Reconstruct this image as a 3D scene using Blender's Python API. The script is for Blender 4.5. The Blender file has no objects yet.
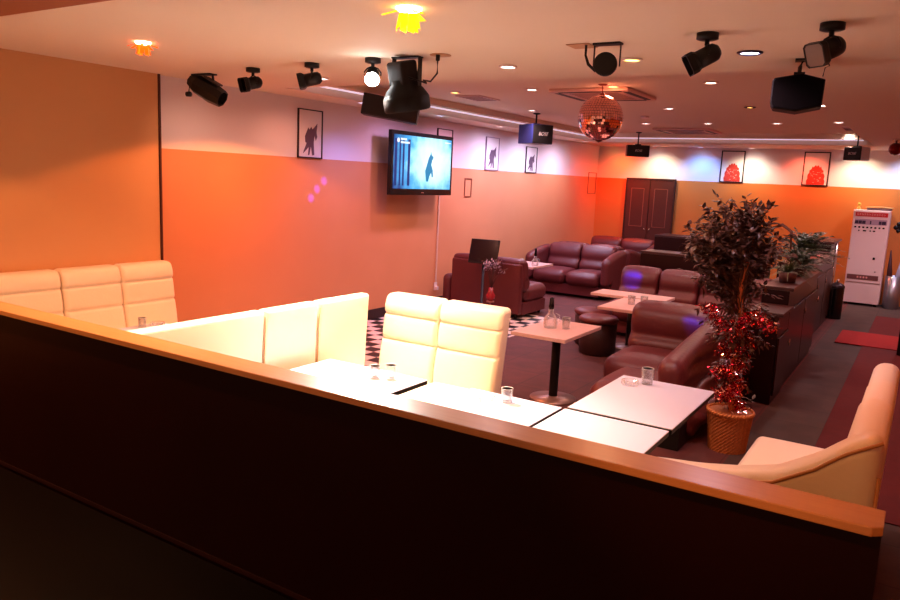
import bpy, math, random
from mathutils import Vector, Matrix, noise
random.seed(7)
PI = math.pi
SC = bpy.context.scene
COL = SC.collection

# ---------------------------------------------------------------- camera
F, YAW, PIT, ROL, EYE = 747.06, .5614, .1618, -.0449, 1.851
fw = Vector((-math.sin(YAW)*math.cos(PIT), math.cos(YAW)*math.cos(PIT), -math.sin(PIT)))
r0 = Vector((math.cos(YAW), math.sin(YAW), 0)); d0 = fw.cross(r0)
rt = math.cos(ROL)*r0 + math.sin(ROL)*d0
dn = math.cos(ROL)*d0 - math.sin(ROL)*r0
cd = bpy.data.cameras.new('camera'); cam = bpy.data.objects.new('camera', cd); COL.objects.link(cam)
cd.sensor_width = 36; cd.lens = F*36/900; cd.clip_start = .05
M3 = Matrix((rt, -dn, -fw)).transposed()
cam.matrix_world = Matrix.Translation((0, 0, EYE)) @ M3.to_4x4()
SC.camera = cam
SC.view_settings.view_transform = 'Standard'; SC.view_settings.look = 'None'
SC.view_settings.exposure = .5; SC.view_settings.gamma = 1; SC.view_settings.use_curve_mapping = False

def P(u, v, x=None, y=None, z=None):
    "room point seen at a photo position on a known plane of the room"
    w = fw*F + rt*(u-450) + dn*(v-300)
    t = (z-EYE)/w.z if z is not None else x/w.x if x is not None else y/w.y
    return Vector((0, 0, EYE)) + w*t

# ---------------------------------------------------------------- materials
def lin(c):
    return tuple(((v/255)/12.92 if v/255 <= .04045 else ((v/255+.055)/1.055)**2.4) for v in c)
MATS = {}
def mat(name, rgb, rough=.6, metal=0, ns=0, na=0, bump=0, bs=40, emit=None, es=0, coat=0, trans=0, ior=1.45, spec=.5, alpha=1):
    if name in MATS: return MATS[name]
    m = bpy.data.materials.new(name); m.use_nodes = True
    nt = m.node_tree; b = nt.nodes['Principled BSDF']
    c = lin(rgb)
    b.inputs['Base Color'].default_value = (*c, 1); b.inputs['Roughness'].default_value = rough
    b.inputs['Metallic'].default_value = metal; b.inputs['IOR'].default_value = ior
    b.inputs['Specular IOR Level'].default_value = spec
    b.inputs['Coat Weight'].default_value = coat; b.inputs['Transmission Weight'].default_value = trans
    b.inputs['Alpha'].default_value = alpha
    if emit: b.inputs['Emission Color'].default_value = (*lin(emit), 1); b.inputs['Emission Strength'].default_value = es
    tc = nt.nodes.new('ShaderNodeTexCoord')
    if na:
        n = nt.nodes.new('ShaderNodeTexNoise'); n.inputs['Scale'].default_value = ns; n.inputs['Detail'].default_value = 6
        nt.links.new(tc.outputs['Object'], n.inputs['Vector'])
        mx = nt.nodes.new('ShaderNodeMix'); mx.data_type = 'RGBA'
        mx.inputs[6].default_value = (*[v*(1-na) for v in c], 1); mx.inputs[7].default_value = (*[min(1, v*(1+na)) for v in c], 1)
        nt.links.new(n.outputs['Fac'], mx.inputs[0]); nt.links.new(mx.outputs[2], b.inputs['Base Color'])
    if bump:
        n = nt.nodes.new('ShaderNodeTexNoise'); n.inputs['Scale'].default_value = bs; n.inputs['Detail'].default_value = 4
        nt.links.new(tc.outputs['Object'], n.inputs['Vector'])
        bp = nt.nodes.new('ShaderNodeBump'); bp.inputs['Strength'].default_value = bump; bp.inputs['Distance'].default_value = .01
        nt.links.new(n.outputs['Fac'], bp.inputs['Height']); nt.links.new(bp.outputs['Normal'], b.inputs['Normal'])
    MATS[name] = m
    return m

white_leather = mat('white leather', (238, 222, 198), .42, ns=3, na=.04, bump=.12, bs=60)
white_vinyl = mat('white vinyl', (240, 228, 208), .45, bump=.05, bs=40)
seam_m = mat('seam', (176, 130, 80), .7)
brown_leather = mat('brown leather', (92, 34, 37), .42, ns=4, na=.15, bump=.25, bs=30)
table_white = mat('table laminate', (206, 210, 234), .28, ns=2, na=.02)
marble = mat('pink stone laminate', (214, 176, 170), .3, ns=30, na=.14)
black_metal = mat('black metal', (14, 12, 12), .45, spec=.4)
black_gloss = mat('black gloss', (10, 8, 8), .25)
dark_wood = mat('dark wood', (38, 14, 11), .35, ns=5, na=.3)
door_wood = mat('door wood', (74, 30, 22), .5, ns=5, na=.15)
cab_wood = mat('cabinet wood', (36, 8, 9), .3, ns=4, na=.1, spec=.3)
top_wood = mat('counter top', (66, 36, 34), .35, ns=6, na=.15)
glass = mat('clear glass', (250, 248, 248), .03, trans=1, ior=1.45)
chrome = mat('chrome', (210, 205, 205), .2, metal=1)
paper = mat('paper', (226, 216, 216), .7)
grey_print = mat('grey ink', (96, 74, 92), .8)
red_print = mat('red ink', (196, 52, 38), .8, ns=9, na=.5)
frame_black = mat('frame black', (30, 14, 14), .5)
steel = mat('brushed steel', (150, 150, 158), .35, metal=.9)
white_plastic = mat('white plastic', (226, 206, 204), .45)
red_sign = mat('red sign', (200, 30, 34), .5)
sticker = mat('pale sticker', (232, 170, 160), .6)
navy = mat('navy glass', (52, 40, 66), .3)
ceil_m = mat('ceiling paint', (226, 208, 186), .75, ns=1.5, na=.02)
leaf_m = mat('leaf', (74, 46, 38), .42, ns=14, na=.55)
leaf_dark = mat('dark leaf', (44, 58, 30), .4, ns=14, na=.5)
bark_m = mat('bark', (206, 116, 66), .8, ns=25, na=.3, bump=.5)
tinsel_m = mat('red tinsel', (176, 24, 40), .2, metal=.9)
tinsel_s = mat('silver red tinsel', (255, 190, 180), .1, metal=1)

def thin_glass(nt, b):
    out = nt.nodes['Material Output']; tr_ = nt.nodes.new('ShaderNodeBsdfTransparent'); gl = nt.nodes.new('ShaderNodeBsdfGlossy')
    gl.inputs['Roughness'].default_value = .05; tr_.inputs[0].default_value = (.97, .97, .97, 1)
    lw = nt.nodes.new('ShaderNodeLayerWeight'); lw.inputs[0].default_value = .35
    df = nt.nodes.new('ShaderNodeBsdfDiffuse'); df.inputs[0].default_value = (.9, .9, .9, 1)
    m1 = nt.nodes.new('ShaderNodeMixShader'); m2 = nt.nodes.new('ShaderNodeMixShader'); m2.inputs[0].default_value = .4
    nt.links.new(gl.outputs[0], m2.inputs[1]); nt.links.new(df.outputs[0], m2.inputs[2])
    nt.links.new(lw.outputs['Facing'], m1.inputs[0]); nt.links.new(tr_.outputs[0], m1.inputs[1]); nt.links.new(m2.outputs[0], m1.inputs[2])
    nt.links.new(m1.outputs[0], out.inputs[0])
def ramp_mat(name, fn):
    m = bpy.data.materials.new(name); m.use_nodes = True; fn(m.node_tree, m.node_tree.nodes['Principled BSDF']); return m

glass = ramp_mat('thin clear glass', thin_glass)
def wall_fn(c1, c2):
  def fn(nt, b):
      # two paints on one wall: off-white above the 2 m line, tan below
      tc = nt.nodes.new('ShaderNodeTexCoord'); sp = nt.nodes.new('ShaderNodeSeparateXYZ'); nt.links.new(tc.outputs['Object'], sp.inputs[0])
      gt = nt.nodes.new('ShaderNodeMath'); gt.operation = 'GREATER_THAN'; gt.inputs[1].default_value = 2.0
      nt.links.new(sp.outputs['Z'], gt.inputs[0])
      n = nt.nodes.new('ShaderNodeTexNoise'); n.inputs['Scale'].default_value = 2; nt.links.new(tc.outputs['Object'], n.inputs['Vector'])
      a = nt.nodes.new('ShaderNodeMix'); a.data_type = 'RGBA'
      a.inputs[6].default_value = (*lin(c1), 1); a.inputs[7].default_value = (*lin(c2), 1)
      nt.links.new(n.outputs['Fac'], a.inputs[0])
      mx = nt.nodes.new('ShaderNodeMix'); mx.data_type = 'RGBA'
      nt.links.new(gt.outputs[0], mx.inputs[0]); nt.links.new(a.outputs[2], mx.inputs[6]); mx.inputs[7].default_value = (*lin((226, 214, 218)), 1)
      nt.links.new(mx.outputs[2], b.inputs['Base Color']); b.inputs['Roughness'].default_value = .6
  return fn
wall_m = ramp_mat('two tone wall paint', wall_fn((206, 136, 94), (214, 146, 104)))  # lower tone made pinker to carry the lavender lamp tint
wall_back_m = ramp_mat('two tone orange tinted wall', wall_fn((196, 112, 46), (204, 120, 52)))  # lower tone made more orange to carry the warm lamp tint
cream_wall = mat('cream wallpaper', (208, 154, 104), .7, ns=2, na=.04)

def checker_fn(nt, b):
    tc = nt.nodes.new('ShaderNodeTexCoord'); ck = nt.nodes.new('ShaderNodeTexChecker'); ck.inputs['Scale'].default_value = 1/.17
    ck.inputs['Color1'].default_value = (*lin((226, 200, 190)), 1); ck.inputs['Color2'].default_value = (*lin((22, 14, 16)), 1)
    mp = nt.nodes.new('ShaderNodeMapping'); mp.inputs['Location'].default_value = (.01, .01, .31)
    nt.links.new(tc.outputs['Object'], mp.inputs[0]); nt.links.new(mp.outputs[0], ck.inputs['Vector'])
    nt.links.new(ck.outputs['Color'], b.inputs['Base Color']); b.inputs['Roughness'].default_value = .4
checker_m = ramp_mat('checker tile', checker_fn)

def tile_fn(c1, c2, size):
    def fn(nt, b):
        tc = nt.nodes.new('ShaderNodeTexCoord'); br = nt.nodes.new('ShaderNodeTexBrick')
        br.offset = 0; br.inputs['Scale'].default_value = 1; br.inputs['Brick Width'].default_value = size; br.inputs['Row Height'].default_value = size
        br.inputs['Mortar Size'].default_value = .006
        br.inputs['Color1'].default_value = (*lin(c1), 1); br.inputs['Color2'].default_value = (*lin(c2), 1)
        br.inputs['Mortar'].default_value = (*[v*.5 for v in lin(c1)], 1)
        nt.links.new(tc.outputs['Object'], br.inputs['Vector'])
        n = nt.nodes.new('ShaderNodeTexNoise'); n.inputs['Scale'].default_value = 5; n.inputs['Detail'].default_value = 6
        nt.links.new(tc.outputs['Object'], n.inputs['Vector'])
        mx = nt.nodes.new('ShaderNodeMix'); mx.data_type = 'RGBA'; mx.blend_type = 'MULTIPLY'; mx.inputs[0].default_value = .7
        nt.links.new(br.outputs['Color'], mx.inputs[6]); nt.links.new(n.outputs['Fac'], mx.inputs[7])
        nt.links.new(mx.outputs[2], b.inputs['Base Color']); b.inputs['Roughness'].default_value = .8
    return fn
carpet_m = ramp_mat('brown carpet tile', tile_fn((108, 46, 42), (96, 41, 38), .5))
aisle_m = ramp_mat('grey brown carpet tile', tile_fn((84, 62, 54), (70, 50, 44), .5))
red_carpet = mat('red carpet', (88, 12, 15), .9, ns=12, na=.2)
red_mat = mat('bright red mat', (146, 14, 14), .9, ns=20, na=.15)
front_m = mat('polished dark panel', (34, 7, 4), .35, ns=2, na=.2, spec=.15)
def rail_fn(nt, b):
    tc = nt.nodes.new('ShaderNodeTexCoord'); mp = nt.nodes.new('ShaderNodeMapping'); mp.inputs['Scale'].default_value = (1.2, 22, 22)
    n = nt.nodes.new('ShaderNodeTexNoise'); n.inputs['Scale'].default_value = 3; n.inputs['Detail'].default_value = 6
    nt.links.new(tc.outputs['Object'], mp.inputs[0]); nt.links.new(mp.outputs[0], n.inputs['Vector'])
    mx = nt.nodes.new('ShaderNodeMix'); mx.data_type = 'RGBA'
    mx.inputs[6].default_value = (*lin((196, 128, 66)), 1); mx.inputs[7].default_value = (*lin((220, 156, 92)), 1)
    nt.links.new(n.outputs['Fac'], mx.inputs[0]); nt.links.new(mx.outputs[2], b.inputs['Base Color']); b.inputs['Roughness'].default_value = .3; b.inputs['Coat Weight'].default_value = .6; b.inputs['Coat Roughness'].default_value = .25
rail_m = ramp_mat('honey wood rail', rail_fn)

# ---------------------------------------------------------------- mesh builder
class MB:
    def __init__(s): s.v = []; s.f = []; s.sm = []
    def add(s, vs, fs, smooth=False, T=None):
        o = len(s.v)
        for p in vs:
            p = Vector(p); s.v.append(T @ p if T else p)
        for q in fs: s.f.append([i+o for i in q]); s.sm.append(smooth)
        return s
    def box(s, x0, x1, y0, y1, z0, z1, T=None):
        vs = [(x, y, z) for x in (x0, x1) for y in (y0, y1) for z in (z0, z1)]
        return s.add(vs, [(0, 1, 3, 2), (4, 6, 7, 5), (0, 4, 5, 1), (2, 3, 7, 6), (0, 2, 6, 4), (1, 5, 7, 3)], False, T)
    def rbox(s, x0, x1, y0, y1, z0, z1, r=.02, n=(6, 3, 6), puff=0, dfm=None, T=None):
        c = Vector(((x0+x1)/2, (y0+y1)/2, (z0+z1)/2)); h = Vector(((x1-x0)/2, (y1-y0)/2, (z1-z0)/2))
        r = min(r, h.x*.98, h.y*.98, h.z*.98)
        ax = []
        for k in range(3):
            inn = [-(h[k]-r)+2*(h[k]-r)*i/n[k] for i in range(n[k]+1)]
            e = [r*.6, r*.25]
            ax.append([-h[k]]+[-h[k]+r-e[0], -h[k]+r-e[1]]+inn+[h[k]-r+e[1], h[k]-r+e[0]]+[h[k]])
        idx = {}; vs = []; fs = []
        def vid(i, j, k):
            if (i, j, k) in idx: return idx[(i, j, k)]
            p = Vector((ax[0][i], ax[1][j], ax[2][k]))
            q = Vector([max(-(h[m]-r), min(h[m]-r, p[m])) for m in range(3)])
            d = p-q
            if d.length > 1e-9: p = q+d.normalized()*r
            if puff:
                a = [p[m]/h[m] for m in range(3)]
                m = max(range(3), key=lambda t: abs(a[t])*1.0)
                o = [t for t in range(3) if t != m]
                p[m] += math.copysign(puff*(1-a[o[0]]**2)*(1-a[o[1]]**2), a[m]) if m else 0
            p = p+c
            if dfm: p = dfm(p)
            idx[(i, j, k)] = len(vs); vs.append(p); return idx[(i, j, k)]
        N = [len(a)-1 for a in ax]
        for i in range(N[0]):
            for j in range(N[1]):
                fs.append([vid(i, j, 0), vid(i, j+1, 0), vid(i+1, j+1, 0), vid(i+1, j, 0)])
                fs.append([vid(i, j, N[2]), vid(i+1, j, N[2]), vid(i+1, j+1, N[2]), vid(i, j+1, N[2])])
        for i in range(N[0]):
            for k in range(N[2]):
                fs.append([vid(i, 0, k), vid(i+1, 0, k), vid(i+1, 0, k+1), vid(i, 0, k+1)])
                fs.append([vid(i, N[1], k), vid(i, N[1], k+1), vid(i+1, N[1], k+1), vid(i+1, N[1], k)])
        for j in range(N[1]):
            for k in range(N[2]):
                fs.append([vid(0, j, k), vid(0, j, k+1), vid(0, j+1, k+1), vid(0, j+1, k)])
                fs.append([vid(N[0], j, k), vid(N[0], j+1, k), vid(N[0], j+1, k+1), vid(N[0], j, k+1)])
        return s.add(vs, fs, True, T)
    def lathe(s, prof, n=24, T=None, smooth=True, sx=1, sy=1, wob=None):
        vs = []; fs = []
        for (r, z) in prof:
            for i in range(n):
                a = 2*PI*i/n; rr = r*(wob(a, z) if wob else 1)
                vs.append((rr*math.cos(a)*sx, rr*math.sin(a)*sy, z))
        for j in range(len(prof)-1):
            for i in range(n):
                fs.append((j*n+i, j*n+(i+1) % n, (j+1)*n+(i+1) % n, (j+1)*n+i))
        if prof[0][0] > 1e-6: fs.append(tuple(range(n))[::-1])
        if prof[-1][0] > 1e-6: fs.append(tuple((len(prof)-1)*n+i for i in range(n)))
        return s.add(vs, fs, smooth, T)
    def tube(s, pts, r, n=8, T=None):
        pts = [Vector(p) for p in pts]; vs = []; fs = []
        rad = r if isinstance(r, (list, tuple)) else [r]*len(pts)
        up = Vector((0, 0, 1))
        for i, p in enumerate(pts):
            t = (pts[min(i+1, len(pts)-1)]-pts[max(i-1, 0)]).normalized()
            a = t.cross(up if abs(t.z) < .95 else Vector((1, 0, 0))).normalized(); b = t.cross(a)
            for k in range(n):
                w = 2*PI*k/n; vs.append(p+(a*math.cos(w)+b*math.sin(w))*rad[i])
        for i in range(len(pts)-1):
            for k in range(n): fs.append((i*n+k, i*n+(k+1) % n, (i+1)*n+(k+1) % n, (i+1)*n+k))
        fs.append(tuple(range(n))[::-1]); fs.append(tuple((len(pts)-1)*n+k for k in range(n)))
        return s.add(vs, fs, True, T)
    def prism(s, poly, z0, z1, T=None):
        n = len(poly); vs = [(x, y, z0) for x, y in poly]+[(x, y, z1) for x, y in poly]
        fs = [tuple(range(n))[::-1], tuple(range(n, 2*n))]+[(i, (i+1) % n, n+(i+1) % n, n+i) for i in range(n)]
        return s.add(vs, fs, False, T)
    def build(s, name, m, parent=None, loc=None, rot=None):
        me = bpy.data.meshes.new(name); me.from_pydata([tuple(v) for v in s.v], [], s.f); me.update()
        me.polygons.foreach_set('use_smooth', s.sm)
        me.materials.append(m)
        o = bpy.data.objects.new(name, me); COL.objects.link(o)
        if parent: o.parent = parent
        if loc: o.location = loc
        if rot: o.rotation_euler = rot
        return o

def bevel(o, w=.004, seg=2):
    b = o.modifiers.new('bevel', 'BEVEL'); b.width = w; b.segments = seg; b.limit_method = 'ANGLE'; return o
def tag(o, label, cat, group=None):
    o['label'] = label; o['category'] = cat
    if group: o['group'] = group
    return o
def thing(name, label, cat, loc=(0, 0, 0), rz=0, group=None):
    o = bpy.data.objects.new(name, None); COL.objects.link(o); o.location = loc; o.rotation_euler = (0, 0, rz); o.empty_display_size = .1
    return tag(o, label, cat, group)
def struct(name, mb, m):
    o = mb.build(name, m); o['kind'] = 'structure'; return o
def copy_tree(o, parent=None):
    c = o.copy(); COL.objects.link(c); c.parent = parent
    for ch in list(o.children): copy_tree(ch, c)
    return c
def frame_T(loc, z, up=Vector((0, 0, 1))):
    "matrix at loc whose local +Z points along z"
    z = Vector(z).normalized(); x = up.cross(z)
    x = Vector((1, 0, 0)) if x.length < 1e-4 else x.normalized()
    y = z.cross(x); return Matrix.Translation(loc) @ Matrix((x, y, z)).transposed().to_4x4()

# ---------------------------------------------------------------- setting
XL, YB, ZC, ZT = -5.92, 14.97, 2.64, 2.80
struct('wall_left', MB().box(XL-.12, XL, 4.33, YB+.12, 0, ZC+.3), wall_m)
struct('wall_left_front', MB().box(XL-.12, XL+.06, -1.2, 4.33, 0, ZC+.3), cream_wall)
bevel(struct('trim_1', MB().box(XL+.02, XL+.075, 4.325, 4.345, .3, ZC), mat('corner trim', (70, 26, 16), .5)), .003)
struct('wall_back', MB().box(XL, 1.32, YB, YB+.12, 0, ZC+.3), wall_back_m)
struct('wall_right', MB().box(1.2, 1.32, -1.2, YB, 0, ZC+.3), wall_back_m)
# floors
struct('floor', MB().box(-4.05, -.98, 1.85, YB, -.1, 0).box(XL, -4.05, 9.4, YB, -.1, 0).box(XL, -4.05, 1.85, 4.9, -.1, 0), carpet_m)
struct('floor_tiled', MB().box(XL, -4.05, 4.9, 9.4, -.1, 0), checker_m)
struct('floor_aisle', MB().box(-.98, 1.2, 1.85, YB, -.1, 0), aisle_m)
struct('floor_raised', MB().box(XL, .02, -1.2, 1.85, -.1, .3), mat('raised floor', (12, 3, 3), .5, ns=3, na=.2, spec=.2))
struct('floor_lower', MB().box(.02, 1.2, -1.2, 1.85, -.1, .0), aisle_m)
# baseboards
bevel(struct('baseboard_left', MB().box(XL, XL+.02, 4.345, YB, 0, .13), mat('baseboard', (44, 18, 18), .5)), .004)
bevel(struct('baseboard_back', MB().box(XL+.02, -1.2, YB-.02, YB, 0, .13), MATS['baseboard']), .004)
# ceiling: border, two steps up, raised tray
def ring(mb, a, b, z0, z1):
    (ax0, ax1, ay0, ay1), (bx0, bx1, by0, by1) = a, b
    mb.box(ax0, bx0, ay0, ay1, z0, z1).box(bx1, ax1, ay0, ay1, z0, z1).box(bx0, bx1, ay0, by0, z0, z1).box(bx0, bx1, by1, ay1, z0, z1)
mb = MB()
R0 = (XL, 1.2, -1.2, YB); R1 = (-5.42, -.86, 5.42, 13.5); R2 = (-5.2, -1.0, 5.6, 13.85-.1); R3 = (-5.0, -1.1, 5.75, 14.0-.1)
R2 = (R1[0], R1[1], R1[2], 13.5); R1b = (-5.3, -.98, 5.54, 13.38)
# the border is lowest; each step above it reaches further over the tray
R_low = (-5.42, -.86, 5.42, 13.52); R_mid = (-5.24, -1.0, 5.58, 13.34)
ring(mb, R0, R_low, ZC, ZC+.08)
struct('ceiling', mb, ceil_m)
mb = MB(); ring(mb, R0, (R_mid[0], R_mid[1], R_mid[2], R_mid[3]), ZC+.08, ZC+.16); struct('ceiling_step', mb, ceil_m)
struct('ceiling_tray', MB().box(R0[0], R0[1], R0[2], R0[3], ZT, ZT+.1), ceil_m)
bevel(struct('ceiling_beam', MB().box(XL+.06, 1.2, 1.85, 2.2, ZC-.05, ZC), mat('beam brown', (150, 84, 50), .7)), .004)

# ---------------------------------------------------------------- parapet with wooden rail
par = thing('partition', 'long dark polished partition with a honey coloured wooden rail along its top', 'partition', (0, 1.87, 0))
MB().box(XL+.06, .0, .0, .06, 0, 1.108).build('panel', front_m, par)
rl = MB(); rl.add([(XL+.06, -.05, 1.109), (-.02, -.05, 1.109), (.002, -.03, 1.109), (.002, .075, 1.109), (XL+.06, .075, 1.109),
                   (XL+.06, -.05, 1.132), (-.02, -.05, 1.132), (.002, -.03, 1.132), (.002, .075, 1.132), (XL+.06, .075, 1.132)],
                  [(4, 3, 2, 1, 0), (5, 6, 7, 8, 9), (0, 1, 6, 5), (1, 2, 7, 6), (2, 3, 8, 7), (3, 4, 9, 8), (4, 0, 5, 9)])
bevel(rl.build('rail', rail_m, par), .003)
MB().box(XL+.06, 0, -.004, 0, .30, .32).build('skirting', mat('skirting', (52, 24, 20), .3), par)

# ---------------------------------------------------------------- white high-back seating
def back_dfm(z0, z1, tilt, grooves, roll, ymid):
    def fn(p):
        f = (p.z-z0)/(z1-z0); p = p.copy()
        front = p.y < ymid
        if front:
            d = 0
            for g in grooves: d += .013*math.exp(-((f-g)/.012)**2)
            # puffed bands between the stitched grooves
            ed = [0]+list(grooves)+[1]
            for a, b in zip(ed[:-1], ed[1:]):
                if a <= f <= b:
                    t = (f-a)/(b-a); d -= .012*math.sin(PI*min(1, max(0, t)))**.6
            p.y += d
            p.y -= roll*math.exp(-((f-.86)/.13)**2)
        p.y += tilt*max(0, f)**1.3
        return p
    return fn
def highback(name, label, loc, rz, widths, H=1.0, smooth_back=False, seatd=.5, m=white_leather, seat_h=.42, grooves=(.48, .77)):
    t = thing(name, label, 'sofa', loc, rz)
    W = sum(widths); x = -W/2
    for w in widths:
        b = MB(); b.rbox(x+.004, x+w-.004, -.10, .03, .36, H, .035, (5, 2, 46), 0, back_dfm(.36, H, .10, grooves, .014, -.03))
        o = b.build('backrest', m, t)
        MB().rbox(x+.003, x+w-.003, -seatd, -.04, .26, seat_h, .04, (6, 6, 2), .015).build('seat_cushion', m, t)
        x += w
    MB().box(-W/2+.02, W/2-.02, -seatd+.03, .05, .04, .27).build('base', white_vinyl, t)
    for sx in (-1, 1):
        for yy in (-seatd+.07, .01): MB().lathe([(.02, 0), (.024, .045)], 10, Matrix.Translation((sx*(W/2-.08), yy, 0))).build('foot', black_metal, t)
    return t
# against the cream wall, facing right
highback('booth_sofa', 'long cream high-back sofa against the cream wall at far left', (-5.715, 3.29, 0), PI/2, [.52, .52, .52, .52], 1.0)
# seen from behind: flat bright back panels
def flatback():
    t = thing('booth_sofa', 'white sofa with smooth back panels towards the table, seen from behind', 'sofa', (-3.40, 3.2, 0), -PI/2)
    # local -Y is the sitting side (faces the left wall), +Y the smooth rear
    segs = [(-1.02, -.49), (-.48, 0.0), (.0, 1.0)]
    for a, b in segs:
        MB().rbox(a+.004, b-.004, -.07, .02, .10, 1.0, .022, (6, 2, 12), 0, lambda p: Vector((p.x, p.y+.045*((p.z-.1)/.9), p.z))).build('backrest', white_vinyl, t)
    MB().rbox(-1.02, 1.0, -.52, -.075, .14, .42, .04, (12, 6, 2), .01).build('seat_cushion', white_leather, t)
    for x in (-.485, 0.0): MB().tube([(x, .022, .12), (x, .064, .96)], .004, 6).build('piping', seam_m, t)
    MB().box(-1.0, .98, -.48, -.02, .0, .15).build('base', black_metal, t)
    return t
flatback()
# facing the camera
highback('booth_sofa', 'cream two-seat high-back sofa facing the white tables, bathed in light', (-2.825, 4.40, 0), 0, [.49, .51], .99, seatd=.58)

# swept corner sofa at right: back along the aisle, arm along the partition
t = thing('corner_sofa', 'cream leather sofa with sweeping arm behind the right end of the wooden rail', 'sofa', (0, 0, 0))
def arm_top(x):
    pts = [(-.98, .80), (-.74, .85), (-.59, .865), (-.45, .89), (-.33, .925), (-.21, 1.0), (-.13, 1.07), (-.03, 1.13)]
    if x <= pts[0][0]: return pts[0][1]
    for (a, za), (b, zb) in zip(pts[:-1], pts[1:]):
        if a <= x <= b: return za+(zb-za)*(x-a)/(b-a)
    return pts[-1][1]
def arm_d(p):
    z1 = arm_top(p.x); f = p.z/1.0
    return Vector((p.x, p.y, .1+(z1-.1)*((p.z-.1)/.9)))
MB().rbox(-.98, -.03, 2.60, 2.76, .1, 1.0, .06, (24, 2, 6), 0, arm_d).build('arm', white_leather, t)
pts = [(x/100, 2.60, arm_top(x/100)-.03) for x in range(-96, -2, 3)]
MB().tube(pts, .006, 6).build('piping', mat('tan piping', (190, 132, 80), .6), t)
def rb_d(p):
    f = max(0, (p.z-.3)/.7); q = p.copy()
    if p.x < -.1: q.x -= .05*max(0, 1-f)**1.2
    q.x += .02*f
    return q
for y0, y1, zt in ((2.77, 3.4, 1.06), (3.41, 4.04, 1.0), (4.05, 4.70, .96)):
    MB().rbox(-.165, -.04, y0, y1, .3, zt, .055, (2, 6, 8), 0, rb_d).build('backrest', white_leather, t)
MB().tube([(-.028, 2.62, .12), (-.03, 2.62, .98)], .006, 6).build('piping', MATS['tan piping'], t)
for y0, y1, x0 in ((2.78, 3.4, -.8), (3.41, 3.98, -.74), (3.99, 4.62, -.70)):
    MB().rbox(x0, -.20, y0, y1, .26, .43, .045, (6, 6, 2), .012).build('seat_cushion', white_leather, t)
MB().box(-.7, -.05, 2.78, 4.58, .0, .27).build('base', white_vinyl, t)

# ---------------------------------------------------------------- tables
def ped_table(name, label, x0, x1, y0, y1, m, z=.62, rz=0, base=True, grp=None, th=.03):
    cx, cy = (x0+x1)/2, (y0+y1)/2
    t = thing(name, label, 'table', (cx, cy, 0), rz, grp)
    hx, hy = (x1-x0)/2, (y1-y0)/2
    bevel(MB().box(-hx, hx, -hy, hy, z-.006, z).build('tabletop', m, t), .002)
    bevel(MB().box(-hx, hx, -hy, hy, z-th, z-.0065).build('edge_band', black_metal if m is table_white else marble, t), .002)
    MB().lathe([(.038, .02), (.038, z-th-.012)], 20).box(-.15, .15, -.15, .15, z-th-.012, z-th-.0005).build('column', black_metal, t)
    MB().lathe([(0.001, .0), (.2, .0), (.2, .012), (.05, .026), (.038, .03)], 40).build('base', mat('grey base plate', (150, 122, 122), .35, metal=.5), t)
    return t
ped_table('table', 'white table in front of the smooth sofa backs, leftmost of the bright row', -3.26, -2.47, 2.83, 3.71, table_white)
ped_table('table', 'white table in front of the two-seat cream sofa, with black gap to its left', -2.17, -1.585, 2.83, 3.74, table_white)
ped_table('table', 'white table near the rail, between the rail and the table by the potted tree', -1.565, -.985, 2.83, 3.735, table_white)
ped_table('table', 'white table nearest the potted tree, with a glass on its far corner', -1.565, -.98, 3.77, 4.68, table_white)
ped_table('table', 'white table in the far left booth, almost hidden by bright sofa backs', -5.05, -4.35, 2.9, 3.72, table_white, .618)
ped_table('pedestal_table', 'square pink stone-topped table on a black pedestal, standing alone mid floor', -2.80, -2.31, 5.42, 6.2, marble)
ped_table('pedestal_table', 'pink-topped table with glasses before the brown bench sofa, behind the brown armchair', -2.75, -2.1, 7.22, 8.03, marble)
ped_table('pedestal_table', 'wide pink-topped table set closest to the brown bench sofa', -3.18, -2.32, 8.1, 8.5, marble)
ped_table('pedestal_table', 'pink-topped table with a bottle between the two brown sofas by the left wall', -5.35, -4.76, 9.78, 10.5, marble)

# ---------------------------------------------------------------- brown leather seating
def lumpy(s, a):
    def fn(p):
        n = noise.noise(p*s); q = noise.noise(p*s+Vector((7, 3, 1))); return p+Vector((n*a*.5, q*a, n*a))
    return fn
def leather_sofa(name, label, loc, rz, units, uw, H=.8, depth=.85, arms=(True, True), arm_h=None):
    t = thing(name, label, 'sofa', loc, rz)
    W = units*uw; aw = .16
    for i in range(units):
        x = -W/2+i*uw
        def bd(p):
            f = (p.z-.38)/(H-.38); q = p.copy()
            if p.y < -.1: q.y -= .05*math.sin(PI*min(1, max(0, f*2.2))) if f < .45 else .035*math.sin(PI*min(1, (f-.45)/.55))
            q.y += .10*f
            return q
        MB().rbox(x+.006, x+uw-.006, -.22, -.03, .36, H, .055, (7, 3, 12), .02, bd).build('back_cushion', brown_leather, t)
        MB().rbox(x+.006, x+uw-.006, -depth, -.14, .2, .42, .085, (7, 8, 3), .03).build('seat_cushion', brown_leather, t)
    for k, s in enumerate((-1, 1)):
        if arms[k]:
            x0 = s*W/2 if s > 0 else -W/2-aw
            def ad(p):
                q = p.copy(); f = (-p.y)/depth
                if p.z > .3: q.z -= .13*max(0, f)**1.5
                return q
            MB().rbox(x0, x0+aw, -depth+.02, .06, .05, arm_h or H-.04, .075, (3, 10, 8), .01, ad).build('arm', brown_leather, t)
    MB().rbox(-W/2+.01, W/2-.01, -.03, .08, .06, H-.05, .03, (8, 2, 6)).box(-W/2+.01, W/2-.01, -depth+.06, -.03, .05, .21).build('body', brown_leather, t)
    for sx in (-1, 1):
        for yy in (-depth+.1, .02): MB().lathe([(.02, 0), (.025, .052)], 10, Matrix.Translation((sx*(W/2-.08), yy, 0))).build('foot', black_metal, t)
    return t
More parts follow.
